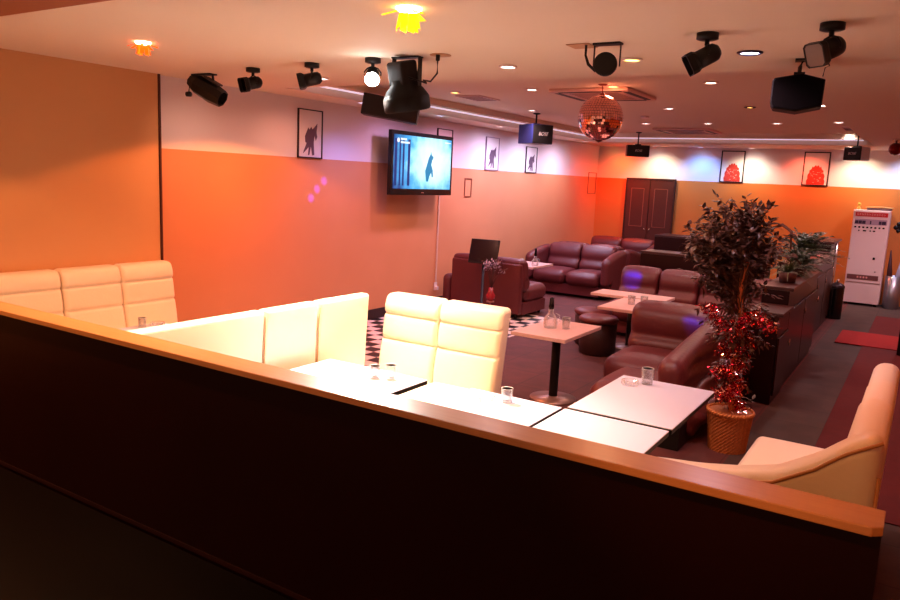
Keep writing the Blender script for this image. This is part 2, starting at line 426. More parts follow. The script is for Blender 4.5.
leather_sofa('leather_sofa', 'brown leather sofa turned away, its plain back towards us, by left wall', (-5.05, 8.98, 0), PI, 2, .56, .80, .8, (False, True), .5)
leather_sofa('leather_sofa', 'brown leather two-seat sofa facing us across the table with the bottle', (-4.93, 12.12, 0), 0, 2, .60, .82, .8)
leather_sofa('leather_sofa', 'brown leather sofa back to back with the one behind the bottle table', (-4.93, 12.32, 0), PI, 2, .60, .82, .75)
leather_sofa('leather_sofa', 'reddish leather sofa furthest back, in the corner left of the dark doors', (-5.08, 14.5, 0), 0, 2, .64, .82, .8, (False, True))
leather_sofa('bench_sofa', 'long brown leather bench sofa along the low dark cabinet, blue light on its end', (-2.27, 9.5, 0), 0, 4, .505, .82, .7, (False, False))
# corner armchair beside the tree
t = thing('corner_armchair', 'brown leather corner armchair with thick folded arm, left of the potted tree', 'armchair', (0, 0, 0))
def bk(p):
    f = (p.z-.35)/.47; q = p.copy()
    if p.y < 6.72:
        q.y -= .05*math.sin(PI*min(1, f/.38)) if f < .38 else .045*math.sin(PI*min(1, (f-.38)/.62))
    q.y += .08*f-.04; q.z -= .05*max(0, (p.x+1.75)/.35)**2*max(0, f)
    return q
MB().rbox(-2.19, -1.36, 6.6, 6.86, .34, .81, .08, (10, 3, 16), .012, bk).build('back_cushion', brown_leather, t)
MB().rbox(-2.2, -1.5, 5.95, 6.66, .16, .42, .1, (8, 8, 3), .03).build('seat_cushion', brown_leather, t)
MB().rbox(-2.02, -1.45, 5.2, 5.93, .14, .38, .1, (8, 8, 3), .035).build('seat_cushion', brown_leather, t)
def sl(p):
    # arm slopes down towards the front and leans out
    f = (6.7-p.y)/1.6; q = p.copy(); q.z -= .22*max(0, f)*(p.z > .3); q.x += .0-.10*max(0, f)*max(0, p.z-.2); q.x += .014*math.sin(p.z*42+p.y*9)*(p.x > -1.3)
    return q
MB().rbox(-1.50, -1.3, 5.3, 6.8, .30, .80, .09, (4, 16, 12), .015, sl).build('arm', brown_leather, t)
MB().rbox(-1.42, -1.22, 5.4, 6.85, .05, .52, .07, (4, 16, 12), .01, lambda p: sl(p)+Vector((.03*math.sin(p.z*30+p.y*5), 0, 0))).build('side_panel', brown_leather, t)
MB().box(-2.08, -1.3, 5.2, 6.8, .0, .17).build('base', black_metal, t)
# stools
for (x, y, lb) in ((-2.93, 7.77, 'round brown leather stool nearest the pink stone table'), (-3.16, 8.18, 'round brown leather stool behind the other stool, partly hidden')):
    t = thing('stool', lb, 'stool', (x, y, 0))
    MB().lathe([(.18, .0), (.20, .02), (.205, .34), (.19, .35)], 32).build('drum', mat('dark drum leather', (52, 26, 26), .5, bump=.2), t)
    MB().lathe([(.19, .35), (.215, .365), (.22, .39), (.20, .415), (.12, .425), (.001, .428)], 32).build('seat', brown_leather, t)

# ---------------------------------------------------------------- dark cabinets
def cab(name, label, x0, x1, y0, y1, z, doors=0, tm=top_wood, m=cab_wood, th=.03, rz=0):
    t = thing(name, label, 'cabinet', ((x0+x1)/2, (y0+y1)/2, 0), rz)
    hx, hy = (x1-x0)/2, (y1-y0)/2
    bevel(MB().box(-hx, hx-.02, -hy, hy, 0, z-th-.0005).build('body', m, t), .003)
    bevel(MB().box(-hx-.01, hx+.012, -hy, hy, z-th, z).build('top', tm, t), .004)
    for i in range(doors):
        w = 2*hy/doors; a = -hy+i*w+.01; b = a+w-.02
        d = bevel(MB().box(hx-.019, hx, a, b, .08, z-.22).build('door', m, t), .004)
        MB().tube([(hx+.018, b-.06, z-.36), (hx+.018, b-.06, z-.30)], .006, 8).box(hx+.0005, hx+.02, b-.065, b-.055, z-.335, z-.325).build('handle', chrome, d)
    return t
cab('low_cabinet', 'low dark cabinet standing behind the long brown bench sofa', -3.2, -1.6, 9.85, 10.25, 1.0)
cab('counter', 'squarish dark counter in front of the double doors, behind the low cabinet', -4.0, -3.3, 13.0, 13.6, 1.03)
cab('cabinet_unit', 'dark red cabinet unit with doors right behind the potted tree', -1.23, -.96, 6.92, 7.5, .82, 1)
cab('cabinet_unit', 'dark cabinet unit in middle of aisle row, under the spiky plant', -1.24, -.98, 7.52, 9.62, .98, 2)
cab('cabinet_unit', 'dark cabinet unit furthest along the aisle row, under the bushy fern', -1.45, -1.09, 9.64, 12.3, 1.02, 3)
t = thing('display_case', 'pale-sided cabinet ending the aisle row beside the white machine', 'cabinet', (-1.33, 13.1, 0))
bevel(MB().box(-.3, .16, -.6, .5, 0, 1.13).build('body', cab_wood, t), .003)
bevel(MB().box(-.32, .2, -.62, .52, 1.13, 1.16).build('top', top_wood, t), .003)
for a, b in ((-.57, -.2), (-.12, .3)): MB().box(.162, .17, a, b, .12, 1.02).build('side_panel', mat('pale panel', (196, 178, 158), .5), t)
MB().tube([(.19, -.16, .02), (.19, -.16, 1.12)], .018, 10).build('post', chrome, t)
# pipes of the wall: double doors (set in the back wall)
dr = thing('double_door', 'dark brown double doors with thin panel outlines in the back wall', 'door', (-4.77, YB, 0))
for s in (0, 1):
    a = -.47+s*.475
    d = bevel(MB().box(a, a+.465, -.05, -.001, .0, 1.98).build('door_leaf', door_wood, dr), .004)
    ln = MB(); x0, x1, z0, z1 = a+.09, a+.36, 1.05, 1.82
    ln.box(x0, x1, -.058, -.051, z1-.012, z1).box(x0, x1, -.058, -.051, z0, z0+.012).box(x0, x0+.012, -.058, -.051, z0, z1).box(x1-.012, x1, -.058, -.051, z0, z1)
    ln.build('moulding', mat('moulding', (132, 78, 66), .5), d)
    MB().lathe([(.001, 0), (.018, .0), (.02, .02), (.001, .03)], 12, frame_T((a+(.42 if s == 0 else .045), -.051, 1.0), (0, -1, 0))).build('knob', chrome, d)
bevel(MB().box(-.5, .5, -.06, -.001, 1.981, 2.02).box(-.5, -.471, -.06, -.001, 0, 1.98).box(.471, .5, -.06, -.001, 0, 1.98).build('frame', mat('door frame', (54, 20, 16), .5), dr), .003)

# ---------------------------------------------------------------- vending machine and surroundings
t = thing('vending_machine', 'tall white vending machine with red header against the back wall', 'machine', (-.81, 14.72, 0))
bevel(MB().box(-.275, .275, -.20, .22, .04, 1.63).build('body', white_plastic, t), .008)
bevel(MB().box(-.262, .262, -.215, -.2005, .40, 1.61).build('door', white_plastic, t), .004)
MB().box(-.24, .24, -.219, -.2155, 1.52, 1.59).build('header_sign', red_sign, t)
tx = MB()
for i in range(12):
    x = -.215+i*.036
    tx.box(x, x+.004, -.2215, -.2195, 1.535, 1.575).box(x+.006, x+.024, -.2215, -.2195, 1.57-(i % 3)*.006, 1.576-(i % 3)*.006).box(x+.012, x+.016, -.2215, -.2195, 1.537, 1.565)
    tx.box(x+.018, x+.022, -.2215, -.2195, 1.535+(i % 2)*.012, 1.56)
tx.build('header_lettering', sticker, t)
MB().box(-.24, .24, -.2185, -.2155, 1.385, 1.475).build('display_window', mat('display grey', (176, 150, 168), .2), t)
dw = MB()
for a, b in ((-.235, -.185), (-.18, -.13), (-.125, -.075), (-.01, .01), (.12, .16), (.165, .225)): dw.box(a, b, -.2205, -.2188, 1.395, 1.45)
dw.build('product_sample', navy, t)
for i in range(8): MB().box(-.235+i*.06, -.205+i*.06, -.222, -.2155, 1.325, 1.35).build('button', black_gloss, t)
for a, b in ((-.17, -.15), (-.1, -.05), (.0, .02), (.05, .085)): MB().box(a, b, -.222, -.2155, 1.27, 1.29).build('button', black_gloss, t)
MB().box(.10, .135, -.225, -.2155, .80, .84).build('coin_slot', black_gloss, t)
MB().lathe([(.001, 0), (.012, 0), (.012, .02), (.001, .022)], 12, frame_T((.16, -.2155, .6), (0, -1, 0))).build('lock', chrome, t)
MB().box(-.25, .22, -.222, -.2155, .45, .53).build('dispenser_flap', mat('flap brown', (110, 66, 66), .4), t)
lt = MB()
for i in range(4): lt.box(-.1+i*.045, -.075+i*.045, -.2235, -.2222, .475, .505)
lt.build('flap_lettering', sticker, t)
MB().box(-.25, -.2, -.18, .18, 0, .04).box(.2, .25, -.18, .18, 0, .04).build('feet', black_metal, t)
t = thing('folded_cloth', 'flat dark tray of folded cloths lying on top of the white machine', 'tray', (-.73, 14.7, 1.632))
MB().rbox(-.17, .2, -.12, .12, 0, .035, .012, (6, 4, 1)).build('cloth', mat('mauve cloth', (120, 92, 96), .8), t)
MB().rbox(-.19, .22, -.13, .13, .036, .05, .006, (8, 4, 1), 0, lambda p: Vector((p.x, p.y, p.z+.012*math.cos(p.x*8)))).build('tray', mat('pale tray', (220, 170, 100), .5), t)
t = thing('figurine', 'small yellow figurine on the left corner of the white machine', 'figurine', (-1.02, 14.62, 1.632))
MB().lathe([(.001, 0), (.03, .0), (.036, .02), (.02, .045), (.014, .055), (.028, .07), (.03, .09), (.018, .11), (.001, .115)], 16).build('body', mat('yellow gold', (230, 180, 70), .5), t)
MB().lathe([(.001, 0), (.022, .0), (.022, .006), (.001, .008)], 14, Matrix.Translation((0, 0, -.0015))).build('base', mat('yellow base', (200, 150, 60), .5), t)
t = thing('umbrella_stand', 'silver mesh bin with items inside, right of the white machine', 'bin', (-.36, 14.6, 0))
MB().lathe([(.001, .0), (.12, .0), (.125, .01), (.13, .55), (.122, .55), (.115, .02), (.001, .02)], 28).build('bin', steel, t)
tag(MB().tube([(-.05, .0, .0), (-.08, .02, .6), (-.1, .02, .95)], [.03, .04, .008], 10).build('umbrella', mat('umbrella maroon', (60, 20, 26), .6), loc=(-.36, 14.6, .025)), 'dark red folded umbrella standing in the silver bin', 'umbrella')
tag(MB().tube([(.05, .0, .0), (.05, .02, .5), (.07, .02, .8)], [.03, .05, .01], 10).build('umbrella', mat('umbrella grey', (150, 150, 170), .4), loc=(-.36, 14.6, .025)), 'pale grey folded umbrella standing in the silver bin', 'umbrella')
t = thing('ash_bin', 'black cylinder bin with silver lid on the aisle floor', 'bin', (-1.03, 12.62, 0), 0)
MB().lathe([(.001, 0), (.098, 0), (.1, .02), (.1, .46), (.098, .47)], 30).build('body', black_gloss, t)
MB().lathe([(.102, .47), (.104, .475), (.104, .50), (.08, .53), (.04, .55), (.001, .56)], 30).build('lid', mat('dark lid', (60, 52, 56), .25, metal=.6), t)
MB().lathe([(.03, .548), (.035, .552), (.02, .6), (.001, .605)], 16).build('knob', chrome, t)
t = thing('side_bin', 'black box partly cut off by the right edge of the view', 'bin', (.06, 10.35, .0085))
MB().rbox(-.18, .18, -.18, .18, 0, .62, .02, (2, 2, 2)).build('body', black_gloss, t)
MB().rbox(-.185, .185, -.185, .185, .622, .65, .01, (2, 2, 1)).build('lid', black_metal, t)
dc = MB()
c = P(898, 227, y=YB)
for dx, dz, s in ((0, .05, .035), (-.035, -.01, .04), (.035, -.01, .04), (0, -.07, .03)):
    dc.lathe([(.001, 0), (s, 0), (s, .004), (.001, .0041)], 16, frame_T((c.x+dx+.01, YB-.001, c.z+dz), (0, -1, 0)))
tag(dc.build('wall_decal', black_metal), 'small black club-shaped decal on the wall right of the machine', 'decal')

# red carpet and mat on aisle floor
tag(MB().rbox(-.5, .55, 4.8, 13.4, .001, .008, .003, (2, 2, 1)).build('carpet_runner', red_carpet), 'dark red carpet runner along the aisle behind the right sofa', 'carpet')
tag(MB().rbox(-.81, -.1, 10.5, 11.55, .0085, .018, .003, (2, 2, 1)).build('door_mat', red_mat), 'bright red rectangular mat on the aisle floor before the machine', 'mat')

# ---------------------------------------------------------------- glassware
def tumbler(loc, label, r=.036, h=.085, ash=None, grp=None):
    t = thing('glass_tumbler', label, 'glass', loc, 0, grp)
    MB().lathe([(.001, 0), (r*.9, 0), (r, h), (r-.003, h), (r*.9-.004, .012), (.001, .012)], 24).build('bowl', glass, t)
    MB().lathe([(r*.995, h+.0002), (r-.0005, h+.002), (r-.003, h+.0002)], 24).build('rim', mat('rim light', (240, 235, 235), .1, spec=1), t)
    return t
def ashtray(loc, label):
    o = MB().lathe([(.001, 0), (.05, 0), (.055, .008), (.052, .03), (.044, .03), (.038, .008), (.001, .008)], 28).build('ashtray', glass, loc=loc)
    return tag(o, label, 'ashtray')
Z = .621
ashtray((-1.45, 4.47, Z), 'clear glass ashtray on the white table nearest the potted tree')
tumbler((-1.37, 4.56, Z), 'clear tumbler beside the ashtray on the table nearest the potted tree', .038, .10)
ashtray((-1.97, 3.56, Z), 'clear glass ashtray on white table before the two-seat cream sofa')
tumbler((-1.87, 3.62, Z), 'clear tumbler on white table before the two-seat cream sofa', .034, .08)
tumbler((-2.74, 3.53, Z), 'clear tumbler on leftmost bright white table, left of a pair', .034, .075)
tumbler((-2.655, 3.58, Z), 'clear tumbler on leftmost bright white table, right of a pair', .034, .085)
ashtray((-2.80, 3.43, Z), 'clear glass ashtray on the leftmost bright white table')
tumbler((-4.98, 3.5, .619), 'small tumbler on the hidden table in front of the cream wall sofa', .03, .07)
ashtray((-4.93, 3.6, .619), 'glass ashtray on the hidden table in front of cream wall sofa')
tumbler((-2.50, 5.86, Z), 'upturned tumbler beside the water jug on the pink stone table', .036, .095)
tumbler((-2.53, 7.62, Z), 'tumbler at left on the pink table behind the brown armchair', .04, .09)
tumbler((-2.42, 7.7, Z), 'tumbler at right on the pink table behind the brown armchair', .04, .09)
def decanter(loc, label, neck=.12, s=1.0):
    t = thing('decanter', label, 'decanter', loc)
    MB().lathe([(.001, 0), (.048*s, 0), (.052*s, .02), (.05*s, .07*s), (.03*s, .10*s), (.018*s, .115*s), (.022*s, .14*s), (.018*s, .14*s), (.014*s, .115*s), (.045*s, .07*s), (.044*s, .008), (.001, .008)], 24).build('body', glass, t)
    MB().tube([(.04*s, 0, .11*s), (.07*s, 0, .10*s), (.075*s, 0, .06*s), (.045*s, 0, .04*s)], .006, 8).build('handle', glass, t)
    MB().lathe([(.001, .142*s), (.018*s, .142*s), (.02*s, .16*s), (.016*s, .142*s+neck), (.02*s, .145*s+neck), (.001, .15*s+neck)], 16).build('stopper', black_gloss, t)
    return t
decanter((-2.62, 5.80, Z), 'glass water jug with tall black stopper on the pink stone table', .09, 1.15)
t = decanter((-4.83, 10.0, Z), 'glass bottle with black neck on the table between brown sofas', .11, 1.0)
tumbler((-5.1, 10.1, Z), 'small glass left of the bottle on the far left table', .035, .07)

# ---------------------------------------------------------------- wall things
t = thing('television', 'flat television tilted out from the left wall showing a blue forest', 'television', (-5.70, 8.225, 2.01))
# local: screen faces +X, width along Y
T = Matrix.Rotation(math.radians(0), 4, 'Y')
bevel(MB().box(-.03, .02, -.71, .71, -.40, .40).build('casing', black_gloss, t), .006)
def tv_fn(nt, b):
    tc = nt.nodes.new('ShaderNodeTexCoord'); sp = nt.nodes.new('ShaderNodeSeparateXYZ'); nt.links.new(tc.outputs['Object'], sp.inputs[0])
    def M(op, a, bb, c=None):
        n = nt.nodes.new('ShaderNodeMath'); n.operation = op
        for i, v in enumerate((a, bb, c)):
            if v is None: continue
            if isinstance(v, (int, float)): n.inputs[i].default_value = v
            else: nt.links.new(v, n.inputs[i])
        return n.outputs[0]
    Y, Zz = sp.outputs['Y'], sp.outputs['Z']
    nz = nt.nodes.new('ShaderNodeTexNoise'); nz.inputs['Scale'].default_value = 7; nz.inputs['Detail'].default_value = 5
    nt.links.new(tc.outputs['Object'], nz.inputs['Vector'])
    # radial glow around the figure
    a = M('MULTIPLY', M('SUBTRACT', Y, .22), 1.5); c = M('MULTIPLY', M('SUBTRACT', Zz, 0.05), 2.2)
    d = M('SQRT', M('ADD', M('MULTIPLY', a, a), M('MULTIPLY', c, c)), 0)
    d2 = M('ADD', d, M('MULTIPLY', M('SUBTRACT', nz.outputs['Fac'], .5), .7))
    cr = nt.nodes.new('ShaderNodeValToRGB'); nt.links.new(M('MULTIPLY', d2, .66), cr.inputs[0])
    e = cr.color_ramp.elements; e[0].position = .0; e[0].color = (.75, 1, 1, 1); e[1].position = 1; e[1].color = (.005, .03, .16, 1)
    x = e.new(.38); x.color = (.45, .9, 1, 1); x = e.new(.62); x.color = (.06, .36, .75, 1)
    b.inputs['Base Color'].default_value = (0, 0, 0, 1); b.inputs['Roughness'].default_value = .2
    nt.links.new(cr.outputs[0], b.inputs['Emission Color']); b.inputs['Emission Strength'].default_value = 1.1
MB().box(.0205, .023, -.66, .66, -.32, .35).build('screen', ramp_mat('screen picture', tv_fn), t)
tk = MB()
for y0, w in ((-.64, .05), (-.54, .03), (-.47, .035), (-.36, .05)): tk.box(.0232, .0242, y0, y0+w, -.28, .30)
tk.build('screen_trees', mat('screen navy', (0, 0, 0), emit=(16, 42, 104), es=1), t)
fig = [(-.03, -.2), (.02, -.2), (.04, -.14), (.08, -.08), (.10, -.14), (.13, -.14), (.12, -.05), (.08, .02), (.10, .08), (.13, .12), (.08, .15), (.07, .19), (.05, .15), (.01, .1), (-.02, .02), (-.06, -.06), (-.05, -.12)]
TY = Matrix(((0, 0, 1, 0), (1, 0, 0, 0), (0, 1, 0, 0), (0, 0, 0, 1)))
MB().prism(fig, .0232, .0245, TY @ Matrix.Translation((.1, -.02, 0))).build('screen_figure', mat('screen teal', (0, 0, 0), emit=(20, 120, 165), es=1), t)
wt = MB()
wt.lathe([(.001, 0), (.028, 0), (.028, .001), (.001, .0011)], 16, frame_T((.0235, -.57, .28), (1, 0, 0)))
for i in range(6): wt.box(.0235, .0245, -.52+i*.022, -.504+i*.022, .285, .31)
for i in range(9): wt.box(.0235, .0245, -.52+i*.022, -.504+i*.022, .245, .27)
for i in range(8): wt.box(.0235, .0245, .50+i*.018, .512+i*.018, .30, .315)
wt.build('screen_caption', mat('screen white', (0, 0, 0), emit=(230, 240, 255), es=1), t)
MB().box(.021, .0225, -.03, .03, -.375, -.362).build('maker_mark', chrome, t)
MB().box(-.19, -.03, -.1, .1, -.12, .12).box(-.2195, -.19, -.2, .2, -.2, .2).build('wall_bracket', black_metal, t)
cn = MB(); cn.box(XL+.001, XL+.018, 8.97, 8.995, .36, 2.0)
tag(cn.build('cable_conduit', mat('conduit', (214, 180, 160), .5)), 'thin pale cable conduit running down the left wall below the television', 'conduit')
t = thing('wall_outlet', 'pale wall outlet with plug at the foot of the cable conduit', 'outlet', (XL+.001, 8.985, .26))
bevel(MB().box(0, .012, -.035, .035, -.03, .09).build('plate', white_plastic, t), .003)
MB().box(.0125, .05, -.025, .02, -.02, .03).build('plug', white_plastic, t)

def picture(y=None, x=None, w=.4, z0=2.0, z1=2.53, side='left', label='', art='grey', fm=frame_black, cx=0, fw_=.012):
    if side == 'left':
        t = thing('framed_picture', label, 'picture', (XL+.001, cx, z0)); T = Matrix(((0, 0, 1, 0), (1, 0, 0, 0), (0, 1, 0, 0), (0, 0, 0, 1)))
    else:
        t = thing('framed_picture', label, 'picture', (cx, YB-.001, z0)); T = Matrix(((1, 0, 0, 0), (0, 0, -1, 0), (0, 1, 0, 0), (0, 0, 0, 1)))
    h = z1-z0
    MB().box(-w/2+fw_, w/2-fw_, fw_, h-fw_, .001, .010, T).build('print', paper, t)
    f = MB().box(-w/2, w/2, 0, fw_, 0, .02, T).box(-w/2, w/2, h-fw_, h, 0, .02, T).box(-w/2, -w/2+fw_, fw_, h-fw_, 0, .02, T).box(w/2-fw_, w/2, fw_, h-fw_, 0, .02, T)
    f.build('frame', fm, t)
    if art == 'grey':
        r = random.Random(int(cx*10)); g = MB()
        # ragged winged figure standing on thin legs
        pl = [(-.07, .30), (-.075, .42), (-.05, .52), (-.03, .60), (-.01, .56), (.01, .62), (.03, .57), (.06, .62), (.10, .70), (.09, .52), (.10, .42), (.08, .34), (.06, .44), (.05, .30), (.06, .04), (.03, .03), (.01, .22), (-.01, .04), (-.03, .03), (-.02, .20), (-.10, .06), (-.09, .12), (-.05, .28)]
        k = w/.4
        g.prism([(a*k*1.15, .015+b*h) for a, b in pl], .0105, .0125, T)
        g.build('printed_figure', grey_print, t)
    elif art == 'red':
        g = MB(); n = 26; pl = []
        for i in range(n+1):
            a = PI*i/n; rr = 1+.05*math.sin(i*2.3)
            pl.append((math.cos(a)*w*.34*rr+.01, fw_+.002+max(0, math.sin(a))**.8*h*.56*rr))
        g.prism(pl, .0105, .0125, T); g.build('printed_mound', red_print, t)
        g2 = MB(); r = random.Random(3)
        for i in range(26):
            a = r.uniform(-.22, .25)*w; b = r.uniform(.08, .42)*h; s = r.uniform(.006, .016)
            g2.box(a, a+s*1.6, b, b+s*.6, .0126, .0132, T)
        g2.build('printed_flecks', mat('pink ink', (240, 170, 160), .8), t)
    return t
picture(cx=6.32, w=.39, z0=2.0, z1=2.53, label='black-framed picture of a dark winged figure nearest on the left wall')
picture(cx=9.07, w=.39, z0=2.05, z1=2.53, art=None, label='plain picture frame peeking out behind the top of the television')
picture(cx=10.45, w=.42, z0=2.0, z1=2.51, fm=mat('pale frame', (150, 130, 150), .5), label='pale-framed figure picture on left wall between television and hanging speaker')
picture(cx=11.83, w=.42, z0=2.0, z1=2.44, label='framed picture on the left wall partly behind the hanging speaker')
picture(cx=-3.24, w=.43, z0=2.0, z1=2.595, side='back', art='red', fw_=.02, label='black-framed red print on the back wall, left of the two')
picture(cx=-1.80, w=.43, z0=2.0, z1=2.60, side='back', art='red', fw_=.02, label='black-framed orange-red print on back wall, right of the two')
f = MB()
def outline(yc, w, z0, z1, lb):
    f = MB().box(XL+.001, XL+.012, yc-w/2, yc+w/2, z1-.012, z1).box(XL+.001, XL+.012, yc-w/2, yc+w/2, z0, z0+.012).box(XL+.001, XL+.012, yc-w/2, yc-w/2+.012, z0+.012, z1-.012).box(XL+.001, XL+.012, yc+w/2-.012, yc+w/2, z0+.012, z1-.012)
    tag(f.build('empty_frame', mat('thin brown frame', (128, 60, 40), .5)), lb, 'frame')
outline(14.68, .42, 1.66, 2.09, 'thin empty brown frame on the left wall next to the back corner')
outline(9.77, .2, 1.58, 1.86, 'faint empty thin frame on left wall just right of the television')

# ---------------------------------------------------------------- monitor and flower stand before the turned sofa
t = thing('monitor', 'black monitor tilted back, standing beside the turned brown sofa', 'monitor', (-4.92, 8.62, 0))
T = Matrix.Translation((0, 0, .90)) @ Matrix.Rotation(math.radians(10), 4, 'Z') @ Matrix.Rotation(math.radians(-18), 4, 'X')
bevel(MB().box(-.20, .20, -.015, .015, -.16, .17, T).build('casing', black_gloss, t), .005)
MB().box(-.18, .18, -.018, -.0155, -.135, .155, T).build('screen', mat('dead screen', (30, 12, 16), .15), t)
MB().lathe([(.001, 0), (.15, 0), (.15, .012), (.02, .03), (.016, .78)], 20).build('stand', black_metal, t)
t = thing('flower_stand', 'slim stand of dried grey flowers with a red vase before the sofa back', 'flowers', (-4.58, 8.25, 0))
MB().lathe([(.001, 0), (.09, 0), (.09, .012), (.012, .03), (.010, .30), (.05, .31), (.05, .325), (.001, .33)], 20).build('pole', mat('pale pole', (150, 100, 90), .4), t)
MB().lathe([(.03, .33), (.055, .36), (.06, .40), (.035, .44), (.028, .50), (.022, .50), (.025, .44), (.001, .40)], 20).build('vase', mat('red vase', (150, 30, 40), .25), t)
st = MB(); fl = MB(); r = random.Random(5)
for i in range(16):
    a = r.uniform(0, 2*PI); rr = r.uniform(.02, .13); h = r.uniform(.72, .86)
    tip = Vector((rr*math.cos(a), rr*math.sin(a), h)); st.tube([(0, 0, .42), (tip.x*.3, tip.y*.3, .62), tip], .003, 5)
    for k in range(9):
        q = tip+Vector((r.uniform(-.03, .03), r.uniform(-.03, .03), r.uniform(-.04, .03))); d = Vector((r.uniform(-1, 1), r.uniform(-1, 1), r.uniform(-1, 1))).normalized()*.022; e = d.cross(Vector((.3, .2, 1))).normalized()*.012
        fl.add([q-d, q+e, q+d, q-e], [(0, 1, 2, 3)])
st.tube([(0, 0, .5), (.1, .02, .7), (.2, .05, .76)], .004, 5)
st.build('stems', mat('dry stem', (80, 40, 40), .7), t); fl.build('blossoms', mat('dusty blossom', (150, 120, 130), .7), t)

# ---------------------------------------------------------------- potted tree
tr = thing('potted_tree', 'tall artificial tree in a wicker pot, wrapped with red tinsel', 'tree', (-1.03, 5.5, 0))
def wk(a, z): return 1+.028*math.sin(a*30+(round(z/.0135) % 2)*PI)
prof = []
zz = .0
while zz <= .285: prof.append((.128+.028*zz/.29, zz)); zz += .0135
pot = MB().lathe([(.001, .0)]+prof, 90, smooth=False, wob=wk).build('wicker_pot', mat('wicker', (170, 100, 52), .6, ns=60, na=.5, bump=.6, bs=60), tr)
rim = MB()
for k in range(40):
    a = 2*PI*k/40; c0 = Vector((.157*math.cos(a), .157*math.sin(a), .285)); tdir = Vector((-math.sin(a), math.cos(a), .8)).normalized()
    rim.tube([c0-tdir*.018, c0, c0+tdir*.018], [.006, .011, .006], 6)
rim.build('rim', mat('wicker rim', (206, 128, 70), .6), tr)
MB().lathe([(.001, .25), (.142, .25), (.14, .24), (.001, .235)], 24).build('soil', mat('soil', (40, 26, 20), .9, bump=.6), tr)
def trunk_at(h):
    return Vector((-.02*math.sin(h*2.2)+.01+.016*math.sin(h*9), .03*math.sin(h*3), h))
tp = [trunk_at(.25+1.3*i/24) for i in range(25)]
tk = MB().tube(tp, [.026-.010*i/24 for i in range(25)], 10)
tk.tube([p+Vector((.016*math.cos(p.z*9), .016*math.sin(p.z*9), 0)) for p in tp[:22]], .009, 8)
tk.build('trunk', bark_m, tr)
r = random.Random(11); lv = MB(); tw = MB()
def leaf(mb, p, d, L, W, rr):
    d = d.normalized(); s = d.cross(Vector((rr.uniform(-.4, .4), rr.uniform(-.4, .4), 1))).normalized(); n = s.cross(d)
    pts = [p, p+d*L*.35+s*W-n*.15*W, p+d*L*.7+s*W*.7-n*L*.10, p+d*L-n*L*.22, p+d*L*.7-s*W*.7-n*L*.10, p+d*L*.35-s*W-n*.15*W, p+d*L*.35+n*.1*W, p+d*L*.7-n*L*.04]
    mb.add(pts, [(0, 1, 6), (0, 6, 5), (1, 2, 7, 6), (6, 7, 4, 5), (2, 3, 7), (7, 3, 4)], True)
def twig(start, end, nl, L=.05):
    mid = (start+end)/2+Vector((0, 0, .04)); tw.tube([start, mid, end], [.004, .003, .0015], 5)
    for i in range(nl):
        f = r.uniform(.25, 1.0); q = start.lerp(mid, f*2) if f < .5 else mid.lerp(end, f*2-1)
        q += Vector((r.uniform(-.02, .02), r.uniform(-.02, .02), r.uniform(-.02, .02)))
        if q.y < .05 and .86 < q.z < 1.36 and abs(q.x-trunk_at(q.z).x+.184*q.y) < .05: continue
        d = (end-start).normalized()*.7+Vector((r.uniform(-1, 1), r.uniform(-1, 1), r.uniform(-.9, .6)))
        leaf(lv, q, d, L*r.uniform(.8, 1.5), L*r.uniform(.22, .34), r)
cc = Vector((-.11, .0, 1.48))
for i in range(225):
    u = Vector((r.gauss(0, 1), r.gauss(0, 1), r.gauss(0, 1))).normalized()
    e = cc+Vector((u.x*.39, u.y*.34, u.z*.38))*r.uniform(.5, 1.0)
    s = trunk_at(min(1.5, max(.95, e.z-.2)))
    twig(s, e, 17)
for dx, z in ((-.36, 1.42), (-.33, 1.52), (.33, 1.50), (.36, 1.38), (.02, 1.80), (-.30, 1.72), (-.42, 1.58), (-.44, 1.46), (-.40, 1.36), (.40, 1.44), (.36, 1.58)):
    s = trunk_at(1.35); e = Vector((dx*.9-.05, -.05, z)); twig(s, e, 26)
tw.tube([trunk_at(1.4), Vector((.12, -.03, 1.60)), Vector((.21, -.05, 1.64)), Vector((.27, -.05, 1.60)), Vector((.28, -.05, 1.48))], [.006, .009, .012, .012, .004], 6)
for i in range(60):
    h = r.uniform(.78, 1.1); a = r.uniform(0, 2*PI); s = trunk_at(h); rad = r.uniform(.12, .30)*(1 if h > .8 else .7)
    twig(s, s+Vector((rad*math.cos(a), rad*math.sin(a), r.uniform(-.12, .05))), 8, .045)
for i in range(24):
    h = r.uniform(.32, .8); a = r.uniform(0, 2*PI); s = trunk_at(h); rad = r.uniform(.06, .17)
    twig(s, s+Vector((rad*math.cos(a), rad*math.sin(a), r.uniform(-.08, .04))), 6, .045)
lv.build('foliage', leaf_m, tr); tw.build('twigs', mat('twig', (92, 56, 40), .8), tr)
g1 = MB(); g2 = MB()
def garland(pf, n, rad, mbA, mbB):
    for i in range(n):
        f = i/n; c0 = pf(f); q = c0+Vector((r.gauss(0, rad), r.gauss(0, rad), r.gauss(0, rad)))
        d = Vector((r.gauss(0, 1), r.gauss(0, 1), r.gauss(0, 1))).normalized(); e = d.orthogonal().normalized()
        L = r.uniform(.006, .014); Wd = r.uniform(.002, .005)
        (mbB if r.random() < .42 else mbA).add([q-d*L-e*Wd, q+d*L-e*Wd, q+d*L+e*Wd, q-d*L+e*Wd], [(0, 1, 2, 3)])
garland(lambda f: trunk_at(.32+.62*f)+Vector((.07*math.cos(f*24), .06*math.sin(f*24)-.06, 0)), 3600, .026, g1, g2)
garland(lambda f: Vector((-.20+.44*f, -.16, .92+.05*math.cos(f*9)+.14*abs(f-.45))), 1300, .024, g1, g2)
g1.build('tinsel_garland', tinsel_m, tr); g2.build('tinsel_sparkle', tinsel_s, tr)

